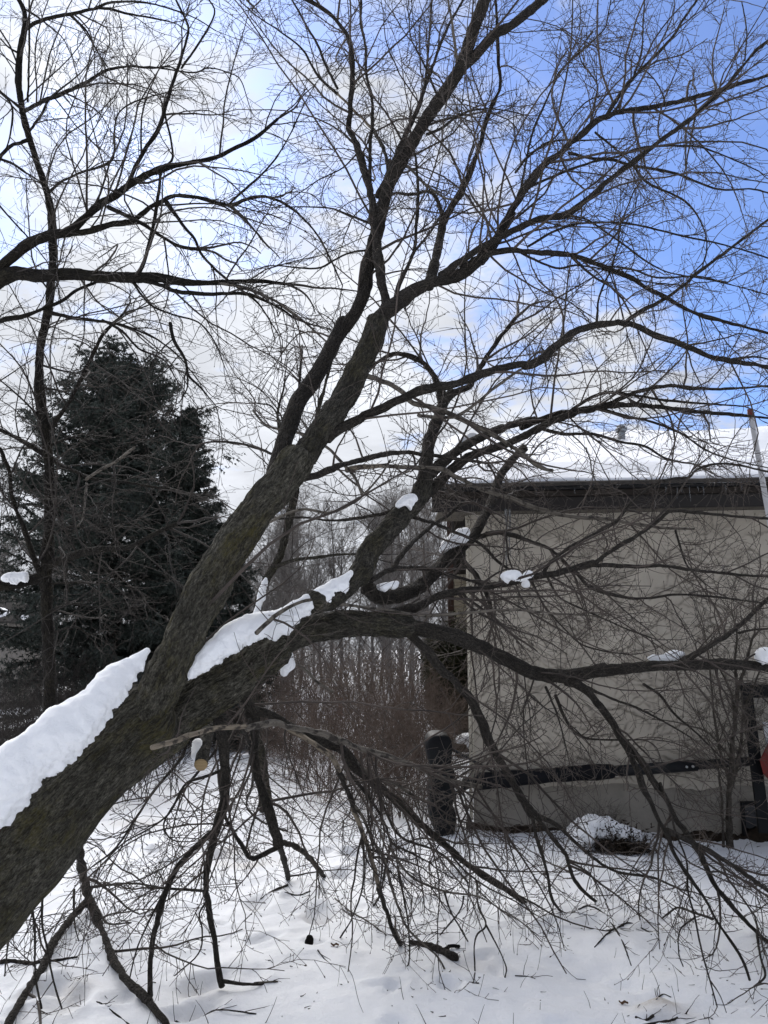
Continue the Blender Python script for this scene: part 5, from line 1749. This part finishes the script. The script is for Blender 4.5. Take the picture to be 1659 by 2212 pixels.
# ---------------------------------------------------------------- spruces
def spruce(name, label, top, d, half, seed, lean=0.0, dens=1.0, prof=None, n_whorl=34):
    """conifer: trunk, tiers of drooping boughs, needle sprays as many small blades"""
    rng = np.random.default_rng(seed)
    tp = P(top[0], top[1], d)
    H = tp[2]
    base = np.array((tp[0] - lean, tp[1], 0))
    root = thing(name, label, 'tree', base)
    k = np.linspace(0, 1, 30)
    tr = np.stack((base[0] + lean * k, np.full(30, base[1]), H * 0.985 * k - 0.1 * (1 - k)), 1)
    s = Soup().rod(tr, 0.16 * (H / 8) * (1 - 0.93 * k), 12)
    s.build('trunk', M['upright'], root, True, bark=True)
    O, D, L = [], [], []
    for i in range(n_whorl):
        h = 0.05 + 0.94 * (i + rng.uniform(-.3, .3)) / n_whorl
        R = np.interp(h, *prof) * half
        nb = rng.integers(6, 10)
        a0 = rng.uniform(0, 6.28)
        for j in range(nb):
            a = a0 + 6.283 * j / nb + rng.normal(0, 0.18)
            el = np.interp(h, [0, 0.5, 0.85, 1], [-0.30, 0.05, 0.5, 1.1]) + rng.normal(0, 0.13)
            O.append((base[0] + lean * h, base[1], H * h))
            D.append((math.cos(a) * math.cos(el), math.sin(a) * math.cos(el), math.sin(el)))
            L.append(max(0.12, R * rng.uniform(0.72, 1.12)))
    O, D, L = np.array(O), np.array(D), np.array(L)
    B, BR = grow_g(rng, O, D, L, 0.012 * L ** 0.7 + 0.004, np.full(len(L), 0.004), 8, 0.25, np.full(len(L), 0.22), 0.03)
    V, Q, _, _ = tubes(B, BR, 4)
    s = Soup().add(V.reshape(-1, 3), Q)
    s.build('boughs', M['upright'], root, True, 'stuff')
    # side sprays, drooping slightly, in the plane of the bough
    c = rng.poisson(np.clip(L * 44 * dens, 4, 110))
    O2, D2, _, id2 = spawn(rng, B, BR, c, 0.10, 1.0, R_(30), R_(75), -0.2)
    D2[:, 2] *= 0.45
    l2 = rng.uniform(0.10, 0.34, len(O2)) * np.clip(L[id2] / 1.2, 0.45, 1.1)
    S2, _ = grow_g(rng, O2, D2, l2, l2 * 0 + .003, l2 * 0 + .002, 5, 0.5, np.full(len(l2), -0.25), 0.08)
    allS = np.concatenate((S2, np.stack([B[:, 3] * (1 - t) + B[:, 7] * t for t in np.linspace(0, 1, 5)], 1)))
    # needles: blades set all round each spray, pointing forward
    n = len(allS)
    per = 17
    idx = np.repeat(np.arange(n), per)
    t = rng.uniform(0.05, 3.98, len(idx))
    i = t.astype(int)
    f = (t - i)[:, None]
    A, Bq = allS[idx, i], allS[idx, i + 1]
    C = A * (1 - f) + Bq * f
    T = unit(Bq - A)
    w = rng.normal(0, 1, (len(idx), 3))
    w = unit(w - (w * T).sum(1, keepdims=True) * T)
    dr = unit(T * 0.8 + w)
    side = unit(np.cross(dr, w + 0.3 * rng.normal(0, 1, (len(idx), 3))))
    ln = rng.uniform(0.035, 0.08, len(idx))[:, None]
    wd = rng.uniform(0.008, 0.016, len(idx))[:, None]
    Vn = np.stack((C - side * wd, C + side * wd, C + dr * ln), 1)
    In = np.arange(len(idx) * 3).reshape(-1, 3)
    s = Soup().add(Vn.reshape(-1, 3), None, In)
    s.build('needles', M['spruce'], root, False, 'stuff')
    return root


PR = ([0, 0.08, 0.3, 0.5, 0.68, 0.82, 0.90, 0.955, 0.985, 1.0], [1.0, 1.02, 0.98, 0.88, 0.76, 0.62, 0.50, 0.36, 0.20, 0.06])
spruce('spruce_tree', 'tall dark blunt topped spruce standing at left behind the slim tree', (262, 815), 15.5, 2.6, 11, -0.25, 1.5, PR)
PR2 = ([0, 0.2, 0.45, 0.7, 0.85, 0.95, 1.0], [1.0, 0.95, 0.72, 0.40, 0.24, 0.10, 0.03])
spruce('spruce_tree', 'narrower pointed spruce growing against the right side of the tall spruce', (410, 868), 16.2, 1.5, 12, 0.0, 1.3, PR2)
spruce('spruce_tree', 'low green spruce tip just left of the thin mossy tree', (520, 1215), 14.0, 0.75, 13, 0.0, 1.0, PR2, 20)


# ---------------------------------------------------------------- evergreen bush by the corner
def evergreen(name, label, cx, ybase, ytop, wpx, d, seed):
    rng = np.random.default_rng(seed)
    b = P(cx, ybase, d)
    H = P(cx, ytop, d)[2]
    R = wpx / FPX * d
    root = thing(name, label, 'bush', (b[0], b[1], 0))
    n = 130
    a = rng.uniform(0, 6.28, n)
    el = rng.uniform(0.5, 1.5, n)
    O = np.stack((b[0] + 0.1 * np.cos(a), b[1] + 0.1 * np.sin(a), rng.uniform(0.0, H * 0.5, n)), 1)
    D = np.stack((np.cos(a) * np.cos(el), np.sin(a) * np.cos(el), np.sin(el)), 1)
    Lb = rng.uniform(0.5, 0.75, n) * H * 0.75
    Bp, BR = grow_g(rng, O, D, Lb, np.full(n, .012), np.full(n, .004), 7, 0.4, np.full(n, 0.3), 0.05)
    dxy = np.hypot(Bp[..., 0] - b[0], Bp[..., 1] - b[1])
    f = np.minimum(1, R / np.maximum(dxy, 1e-6))
    Bp[..., 0] = b[0] + (Bp[..., 0] - b[0]) * f
    Bp[..., 1] = b[1] + (Bp[..., 1] - b[1]) * f
    V, Q, _, _ = tubes(Bp, BR, 4)
    Soup().add(V.reshape(-1, 3), Q).build('stems', M['upright'], root, True)
    idx = rng.integers(0, n, 70000)
    t = rng.uniform(1.0, 5.98, len(idx))
    i = t.astype(int)
    C = Bp[idx, i] * (1 - (t - i)[:, None]) + Bp[idx, i + 1] * (t - i)[:, None] + rng.normal(0, 0.09, (len(idx), 3))
    dr = unit(rng.normal(0, 1, (len(idx), 3)) + np.array((0, 0, 0.5)))
    sd = unit(np.cross(dr, rng.normal(0, 1, (len(idx), 3))))
    ln = rng.uniform(0.03, 0.10, len(idx))[:, None]
    Vn = np.stack((C - sd * ln * 0.22, C + sd * ln * 0.22, C + dr * ln), 1)
    Soup().add(Vn.reshape(-1, 3), None, np.arange(len(idx) * 3).reshape(-1, 3)).build('foliage', M['yew'], root, False, 'stuff')


evergreen('evergreen_bush', 'dark olive evergreen bush at the left corner of the stucco house', 980, 1584, 1345, 42, 15.0, 5)


# ---------------------------------------------------------------- the brown brush behind the trunk and shrubs
def shrub_mesh(rng, H, n, spread, sub, r=0.006):
    a = rng.uniform(0, 6.28, n)
    el = np.pi / 2 - np.abs(rng.normal(0, spread, n))
    O = np.stack((rng.normal(0, 0.14, n), rng.normal(0, 0.14, n), np.full(n, -0.05)), 1)
    D = np.stack((np.cos(a) * np.cos(el), np.sin(a) * np.cos(el), np.sin(el)), 1)
    L = H * rng.uniform(0.6, 1.1, n)
    P1, R1 = grow_g(rng, O, D, L, rng.uniform(0.6, 1.2, n) * r, np.full(n, r * 0.3), 9, 0.45, np.full(n, 0.0), 0.06)
    c = rng.poisson(sub, n)
    O2, D2, r2, id2 = spawn(rng, P1, R1, c, 0.2, 1.0, R_(20), R_(55), 0.4)
    P2, R2 = grow_g(rng, O2, D2, rng.uniform(0.15, 0.5, len(O2)) * H / 2, np.minimum(r2 * .7, r * 0.5), np.full(len(O2), r * 0.2), 6, 0.7, np.full(len(O2), 0.1), 0.1)
    c3 = rng.poisson(2.2, len(O2))
    O3, D3, r3, id3 = spawn(rng, P2, R2, c3, 0.2, 1.0, R_(25), R_(65), 0.2)
    P3, R3 = grow(rng, O3, D3, rng.uniform(0.05, 0.2, len(O3)), np.minimum(r3, r * 0.3), np.full(len(O3), r * 0.17), 4, 0.6, 0, 0.1)
    return (P1, R1), (P2, R2), (P3, R3)


def build_brush():
    protos = []
    for k in range(4):
        rng = np.random.default_rng(60 + k)
        a, b, c = shrub_mesh(rng, rng.uniform(1.15, 1.5), 24, 0.72, 15, 0.0048)
        V, Q, _, _ = tubes(*a, 4)
        stems = make_mesh('stems', V.reshape(-1, 3), Q)
        s = Soup()
        for q, S in ((b, 3), (c, 3)):
            V, Q, _, _ = tubes(*q, S)
            s.add(V.reshape(-1, 3), Q)
        tw = make_mesh('twigs', np.vstack(s.V), np.vstack(s.Q))
        for me in (stems, tw):
            me.materials.append(M['brush'])
        protos.append((stems, tw))
    rng = np.random.default_rng(71)
    spots = []
    for (px, d, sc) in ((655, 10.5, .9), (700, 9.6, 1.0), (745, 10.8, 1.05), (775, 9.0, .95), (815, 10.0, 1.05), (850, 8.9, 1.05), (880, 9.8, 1.1), (905, 8.6, 1.0), (915, 9.6, 1.0), (950, 13.6, .75), (985, 13.9, .6), (930, 13.0, .9), (720, 12.2, 1.1), (800, 12.6, 1.1), (870, 12.0, 1.2), (915, 12.2, 1.05), (640, 12.5, 1.0), (585, 12.8, .9), (610, 10.9, .7), (690, 8.9, 0.75), (850, 11, 1.1),
                        (820, 8.2, .8), (890, 8.0, .75), (560, 14, 1.2), (600, 15, 1.3), (640, 15.5, 1.3), (680, 14, 1.25), (720, 15, 1.3), (760, 14.5, 1.3), (800, 15.5, 1.3), (850, 14.5, 1.3), (900, 15, 1.35), (540, 16.5, 1.3), (620, 17, 1.4), (700, 17, 1.4), (780, 17.5, 1.4), (860, 17, 1.4)):
        spots.append((px, d, sc))
    for i, (px, d, sc) in enumerate(spots):
        p = P(px, 1500, d)
        st, tw = protos[i % 4]
        t = thing('brush_shrub', 'red brown leafless shrub in the dense brush left of the stucco wall', 'shrub', (p[0], p[1], 0), rng.uniform(0, 6.28), 'shrubs of the brown brush')
        sc *= rng.uniform(0.8, 1.15)
        t.scale = (sc * 1.05, sc * 1.05, sc)
        link('stems', st, None, t)
        link('twigs', tw, None, t, kind='stuff')
    # tangle of dark undergrowth under the spruce at left
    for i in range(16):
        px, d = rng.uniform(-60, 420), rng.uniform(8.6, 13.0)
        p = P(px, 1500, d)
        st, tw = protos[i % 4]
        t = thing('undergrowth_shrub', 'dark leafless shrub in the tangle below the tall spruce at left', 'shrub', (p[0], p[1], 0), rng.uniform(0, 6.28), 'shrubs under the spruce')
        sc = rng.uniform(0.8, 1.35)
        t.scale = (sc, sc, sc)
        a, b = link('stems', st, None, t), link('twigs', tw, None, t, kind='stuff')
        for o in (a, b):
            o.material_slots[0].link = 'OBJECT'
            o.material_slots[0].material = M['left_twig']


build_brush()


def build_young_tree():
    g = G(1577, 1818)
    d = ground_d(1577, 1818)
    t = thing('young_tree', 'young grey brown multi stemmed shrub growing against the wall by the hoop', 'shrub', (g[0], g[1], 0))
    rng = np.random.default_rng(5)
    lines = [((1577, 1820), (1573, 1740), (1577, 1690), (1580, 1640), (1588, 1560), (1594, 1490), (1610, 1440), (1625, 1380)),
             ((1580, 1700), (1595, 1640), (1603, 1580), (1606, 1535), (1625, 1490), (1648, 1430)),
             ((1577, 1690), (1560, 1640), (1548, 1580), (1541, 1530), (1536, 1470), (1528, 1400)),
             ((1562, 1819), (1560, 1740), (1555, 1690), (1548, 1640), (1530, 1600)),
             ((1588, 1560), (1580, 1500), (1560, 1455), (1540, 1420)),
             ((1594, 1490), (1588, 1430), (1592, 1370), (1580, 1320))]
    S0 = Soup()
    br = []
    for i, l in enumerate(lines):
        u = np.linspace(0, 1, len(l))
        r0 = (7.0, 4.5, 4.0, 3.0, 3.0, 3.2)[i] * d / FPX
        W = np.array([P(x, y, d - 0.05 - 0.10 * k) for (x, y), k in zip(l, u)])
        W[0, 2] = W[0, 2] if i not in (0, 3) else -0.03
        q, L = catmull(np.column_stack((W, r0 * (1 - 0.65 * u))), 0.03)
        V, Q, B = limb_mesh(q[:, :3], q[:, 3], {}, 200 + i)
        obj('stem', V, Q, M['grey_bark'], t, attrs={'bark_co': B})
        br.append((q[:, :3], q[:, 3], L, {'n': 1.0, 'g': 0.1, 'L': 1.0}))
    tr = Tree('K')
    tr.branches = br
    s, _ = twigs_of(tr, rng, 13, 0.42, 12, 12, 0.15, 0)
    s.build('twigs', M['grey_bark'], t, True, 'stuff', bark=True)


build_young_tree()


# ---------------------------------------------------------------- snow covered shrub in front of the wall
def build_snowy_shrub():
    gd = ground_d(1310, 1846) 
    g = P(1310, 1846, gd)
    t = thing('snowy_shrub', 'low shrub bowed under a thick snow cap in front of the wall', 'shrub', (g[0], g[1] + 0.15, 0))
    rng = np.random.default_rng(9)
    a, b, c = shrub_mesh(rng, 0.36, 70, 0.9, 5, 0.004)
    s = Soup()
    for q, S in ((a, 4), (b, 3), (c, 3)):
        V, Q, _, _ = tubes(*q, S)
        s.add(V.reshape(-1, 3), Q)
    s.build('twigs', M['left_twig'], t, True, 'stuff', local=True)
    # dark inside of the shrub: packed dead leaves
    n_ = 6500
    C = np.stack((rng.normal(0.07, 0.12, n_), rng.normal(-0.12, 0.06, n_), np.abs(rng.normal(0, 0.075, n_))), 1)
    dr, w = unit(rng.normal(0, 1, (n_, 3))), unit(rng.normal(0, 1, (n_, 3)))
    Vn = np.stack((C - w * 0.008, C + w * 0.008, C + dr * 0.04), 1)
    Soup().add(Vn.reshape(-1, 3), None, np.arange(n_ * 3).reshape(-1, 3)).build('dead_leaves', M['soil'], t, False, 'stuff', local=True)
    # snow cap: soft overlapping pillows, thick at the left, lifted off the ground at the right over the dark hollow
    k = gd / FPX
    s = Soup()
    for i, (px, py, hw, hh, dep, dy) in enumerate(((1262, 1806, 34, 36, 0.20, 0.0), (1272, 1782, 30, 24, 0.17, 0.02), (1300, 1792, 42, 26, 0.20, 0.03), (1338, 1796, 34, 17, 0.17, 0.0),
                                                   (1364, 1804, 22, 15, 0.13, -0.03), (1276, 1822, 26, 18, 0.12, -0.06), (1246, 1824, 20, 20, 0.12, -0.04))):
        p = P(px, py, gd + 0.15 + dy)
        u = np.linspace(0, 2 * math.pi, 72, endpoint=False)
        v = np.linspace(-0.5 * math.pi, 0.5 * math.pi, 40)
        U, W = np.meshgrid(u, v)
        n_ = np.stack((np.cos(W) * np.cos(U), np.cos(W) * np.sin(U), np.sin(W)), -1)
        q = n_ * np.array((hw * k, dep, hh * k))
        w = p + q
        low = np.clip(0.1 - n_[..., 2], 0, 1)
        w = w + n_ * (0.022 * fbm(w / 0.10 + i, 3, 5) + 0.006 * fbm(w / 0.03, 3, 6) + 0.03 * low * np.abs(fbm(w / 0.035, 3, 9)))[..., None]
        I = np.arange(U.size).reshape(U.shape)
        J = np.roll(I, -1, axis=1)
        s.add(w.reshape(-1, 3), np.stack((I[:-1], J[:-1], J[1:], I[1:]), -1))
    o = s.build('snow_pile', M['snow'], None, True, origin=(g[0], g[1] + 0.15, 0))
    tag(o, 'thick white snow cap on the low shrub in front of the wall', 'snow')


build_snowy_shrub()


# ---------------------------------------------------------------- far wood
def far_tree_mesh(seed, H):
    rng = np.random.default_rng(seed)
    n = 14
    k = np.linspace(0, 1, n)
    tr = np.stack((0.25 * fbm(np.stack((k * 2, k * 0, k * 0), 1), 2, seed), 0.25 * fbm(np.stack((k * 2, k * 0 + 5, k * 0), 1), 2, seed), H * k - 0.2), 1)
    rr = H * 0.011 * (1 - 0.9 * k)
    V, Q, _, _ = tubes(tr[None], rr[None], 7)
    trunk = make_mesh('trunk', V.reshape(-1, 3), Q)
    nb = 26
    O, D, r1, _ = spawn(rng, tr[None], rr[None], [nb], 0.15, 0.97, R_(22), R_(50), 0.3)
    L = H * rng.uniform(0.16, 0.36, nb) * (1.15 - (O[:, 2] / H) * 0.7)
    B, BR = grow_g(rng, O, D, L, np.minimum(r1 * .6, 0.035), np.full(nb, 0.008), 8, 0.5, np.full(nb, 0.35), 0.06)
    c = rng.poisson(9, nb)
    O2, D2, r2, id2 = spawn(rng, B, BR, c, 0.15, 1, R_(22), R_(55), 0.3)
    B2, BR2 = grow_g(rng, O2, D2, rng.uniform(0.5, 1.5, len(O2)) * H / 10, np.minimum(r2 * .7, 0.014), np.full(len(O2), 0.005), 6, 0.6, np.full(len(O2), 0.2), 0.08)
    c = rng.poisson(8, len(O2))
    O3, D3, r3, id3 = spawn(rng, B2, BR2, c, 0.1, 1, R_(25), R_(60), 0.2)
    B3, BR3 = grow_g(rng, O3, D3, rng.uniform(0.2, 0.6, len(O3)) * H / 10, np.full(len(O3), 0.006), np.full(len(O3), 0.004), 4, 0.6, np.full(len(O3), 0.1), 0.1)
    s = Soup()
    for q, S in (((B, BR), 4), ((B2, BR2), 3), ((B3, BR3), 3)):
        V, Q, _, _ = tubes(*q, S)
        s.add(V.reshape(-1, 3), Q)
    crown = make_mesh('crown', np.vstack(s.V), np.vstack(s.Q))
    for me in (trunk, crown):
        me.materials.append(M['far_bark'])
    return trunk, crown


def build_wood():
    protos = [far_tree_mesh(90 + k, 9.5) for k in range(5)]
    rng = np.random.default_rng(33)
    i = 0
    for (x0, x1, n, d0, d1, h0, h1) in ((520, 1010, 34, 22, 42, .8, 1.12), (-150, 180, 16, 24, 45, .75, 1.15), (1050, 2200, 12, 40, 60, .8, 1.05), (180, 520, 8, 28, 45, .7, 1.0), (-900, -160, 8, 24, 45, .8, 1.1)):
        for _ in range(n):
            px, d = rng.uniform(x0, x1), rng.uniform(d0, d1)
            p = P(px, 1400, d)
            sc = 0.74 * rng.uniform(h0, h1) * d / 32 * rng.uniform(0.8, 1.12)
            t = thing('far_tree', 'bare grey tree standing in the far wood behind the leaning trunk and house', 'tree', (p[0], p[1], 0), rng.uniform(0, 6.28), 'bare trees of the far wood')
            t.scale = (sc, sc, sc * rng.uniform(0.9, 1.1))
            tr, cr = protos[i % 5]
            link('trunk', tr, None, t)
            link('crown', cr, None, t)
            i += 1
    # the wood's undergrowth reads as one grey brown mass
    n = 6500
    x = rng.uniform(-45, 45, n)
    y = rng.uniform(24, 62, n)
    O = np.stack((x, y, np.full(n, -0.1)), 1)
    D = np.stack((rng.normal(0, 0.45, n), rng.normal(0, 0.45, n), np.ones(n)), 1)
    A, AR = grow_g(rng, O, D, rng.uniform(0.8, 3.4, n), rng.uniform(0.010, 0.024, n), np.full(n, 0.006), 7, 0.5, np.zeros(n), 0.08)
    c = rng.poisson(5, n)
    O2, D2, r2, _ = spawn(rng, A, AR, c, 0.25, 1, R_(20), R_(60), 0.3)
    B, BR = grow_g(rng, O2, D2, rng.uniform(0.4, 1.4, len(O2)), np.minimum(r2 * .7, 0.012), np.full(len(O2), 0.005), 4, 0.7, np.zeros(len(O2)), 0.1)
    s = Soup()
    for q in ((A, AR), (B, BR)):
        V, Q, _, _ = tubes(*q, 3)
        s.add(V.reshape(-1, 3), Q)
    o = s.build('far_undergrowth', M['far_bark'], None, True, 'stuff')
    tag(o, 'grey brown mass of leafless undergrowth in the far wood', 'undergrowth')


build_wood()


# ---------------------------------------------------------------- sticks and litter on the snow
def stick(pts, r0, r1, label, mat='branch', lift=0.4, group=None, name='stick', fork=None):
    q = np.array([G(x, y) for x, y in pts])
    d = np.array([ground_d(x, y) for x, y in pts])
    rr = np.linspace(r0, r1, len(pts)) * d / FPX
    q[:, 2] = gz(q[:, 0], q[:, 1]) + rr * lift
    c, L = catmull(np.column_stack((q, rr)), 0.012)
    o = thing(name, label, 'stick', c[len(c) // 2, :3], 0, group)
    V, Q, B = limb_mesh(c[:, :3], c[:, 3], {}, int(abs(pts[0][0])) % 97 + 300)
    obj('stem', V, Q, M[mat], o, attrs={'bark_co': B})
    rng = np.random.default_rng(int(pts[0][0]) + 7)
    n = max(2, int(L * 12))
    O, D, r1_, _ = spawn(rng, c[None, :, :3], c[None, :, 3], [n], 0.1, 1.0, R_(25), R_(60), 0.4)
    A, AR = grow_g(rng, O, D, rng.uniform(0.03, 0.14, n), np.minimum(r1_ * .6, 0.002), np.full(n, 0.001), 5, 0.8, np.zeros(n), 0.1)
    keep_clear(A, AR)
    V, Q, _, _ = tubes(A, AR, 4)
    obj('side_twigs', V.reshape(-1, 3), Q, M['twig'], o, kind='stuff')
    return o


def dg(c, r, x, y):                                     # tile pixels to picture grid
    return (553.0 * c + x / 3.0, 737.33 * r + y / 3.0)


def tl(c, r, *pts):
    return [dg(c, r, *p) for p in pts]


stick(tl(1, 2, (1000, 1700), (1100, 1735), (1180, 1775), (1240, 1800), (1290, 1825)), 5.5, 8.5, 'thick short log with a charred black end lying in the middle foreground', 'branch', 0.7, None, 'log')
stick(tl(1, 2, (1220, 1785), (1260, 1755), (1318, 1738)), 5, 3.5, 'stubby black side piece on the thick short log', 'black_bark', 1.4)
stick(tl(0, 2, (-20, 1812), (100, 1808), (220, 1805), (340, 1800), (500, 1780)), 5.5, 2.5, 'straight dark stick lying on the snow at the lower left edge')
stick(tl(1, 2, (30, 1417), (100, 1395), (205, 1350)), 1.2, 2.6, 'short dark stick on the snow below the bent double limb')
stick(tl(1, 2, (185, 1418), (270, 1412), (350, 1400)), 1.2, 1.8, 'thin twig on the snow right of the short dark stick')
stick(tl(1, 2, (510, 1455), (600, 1530), (720, 1600), (845, 1660)), 2.2, 1.6, 'long brown twig slanting down to the right in the middle foreground', 'dead')
stick(tl(1, 2, (400, 1800), (440, 1840), (485, 1885)), 1.3, 1.0, 'small fallen twig below the round black lump')
stick(tl(1, 2, (-10, 1955), (60, 1960), (140, 1955)), 3.2, 1.6, 'pale splintered twig at the bottom left of the middle', 'dead')
stick(tl(2, 2, (435, 1510), (490, 1470), (580, 1510), (660, 1580)), 2, 1.5, 'arched twig with drooping side shoots on the snow below the snowy shrub')
stick(tl(2, 2, (690, 1590), (760, 1565), (840, 1580), (905, 1640)), 2.2, 1.5, 'curved twig at right of the arched twig')
stick(tl(2, 2, (660, 1580), (720, 1690), (770, 1790)), 1.8, 1.3, 'crooked twig running downhill from the arched twig')
stick(tl(2, 2, (660, 1590), (600, 1660), (535, 1705)), 1.8, 1.3, 'slanting twig running left from the arched twig')
stick(tl(2, 2, (935, 2000), (970, 1950), (1025, 1965)), 1.6, 1.3, 'bent twig lying above the muddy snow lump')
stick(tl(2, 2, (800, 2160), (860, 2145), (915, 2130)), 2.6, 3.0, 'dark stick touching the muddy snow lump from the left')
stick(tl(2, 2, (830, 2205), (920, 2200), (1050, 2150), (1130, 2115)), 3.0, 2.4, 'long stick in front of the muddy snow lump')
stick(tl(2, 2, (20, 1900), (90, 1900), (150, 1912)), 1.4, 1.2, 'thin flat twig on the open snow left of centre bottom right')
stick(tl(1, 2, (1405, 2010), (1420, 1995), (1445, 1978)), 1.4, 1.2, 'tiny stick alone on the lower middle snow')
stick(tl(0, 2, (1140, 2180), (1250, 2120), (1400, 2110), (1660, 2140)), 2.4, 1.6, 'branching twig along the bottom edge right of the forked prop', 'branch')
stick(tl(0, 2, (540, 2020), (640, 2060), (760, 2120), (880, 2215)), 2.2, 1.6, 'fallen twig running to the bottom edge between the forked prop branches')

c = G(*dg(1, 2, 345, 1735))
s = blob_grid(0.022, 0.018, 0.04, 8, 12)
o = obj('bark_lump', s[0] + np.array((c[0], c[1], gz(c[0], c[1]) + 0.01)), s[1], M['black_bark'], origin=c)
tag(o, 'small round black lump lying alone on the snow in the lower middle', 'bark lump')
for (q, lab) in ((dg(1, 2, 510, 1770), 'curled dead brown leaf on the snow right of the black lump'), (dg(2, 2, 720, 2010), 'curled dead brown leaf on the lower right snow')):
    c = G(*q)
    u, v = np.meshgrid(np.linspace(-1, 1, 9), np.linspace(-1, 1, 7))
    wdt = 0.014 * np.sqrt(np.clip(1 - u ** 2, 0.02, 1))
    V = np.stack((c[0] + u * 0.022, c[1] + v * wdt * 0.7, gz(c[0], c[1]) + 0.003 + 0.010 * (u * 0.6) ** 2 + 0.008 * v ** 2 + 0.004 * np.sin(5 * u)), -1)
    I = np.arange(63).reshape(7, 9)
    o = obj('dead_leaf', V.reshape(-1, 3), np.stack((I[:-1, :-1], I[:-1, 1:], I[1:, 1:], I[1:, :-1]), -1), M['leaf'], origin=c)
    tag(o, lab, 'leaf')

# weed stalks and twig ends poking through the snow
rng = np.random.default_rng(91)
n = 260
x, y = rng.uniform(-2.6, 3.2, n), rng.uniform(3.3, 7.2, n)
O = np.stack((x, y, gz(x, y) - 0.02), 1)
D = np.stack((rng.normal(0, .6, n), rng.normal(0, .6, n), np.ones(n)), 1)
A, AR = grow_g(rng, O, D, rng.uniform(0.04, 0.17, n), rng.uniform(0.0012, 0.0024, n), np.full(n, 0.0008), 5, 0.8, np.zeros(n), 0.12)
ok = ~inside_house(A).any(1)
s = Soup()
V, Q, _, _ = tubes(A[ok], AR[ok], 4)
s.add(V.reshape(-1, 3), Q)
n = 420                                                # bark crumbs and bud scales
x, y = rng.uniform(-2.6, 3.2, n), rng.uniform(3.3, 7.5, n)
O = np.stack((x, y, gz(x, y) + 0.002), 1)
D = np.stack((rng.normal(0, 1, n), rng.normal(0, 1, n), rng.normal(0, .1, n)), 1)
A, AR = grow_g(rng, O, D, rng.uniform(0.008, 0.04, n), rng.uniform(0.001, 0.0035, n), np.full(n, 0.0008), 4, 0.8, np.zeros(n), 0.1)
V, Q, _, _ = tubes(A, AR, 4)
s.add(V.reshape(-1, 3), Q)
o = s.build('twig_litter', M['left_twig'], None, True, 'stuff')
tag(o, 'scattered twig ends, stalks and bark crumbs on the trodden snow', 'litter')
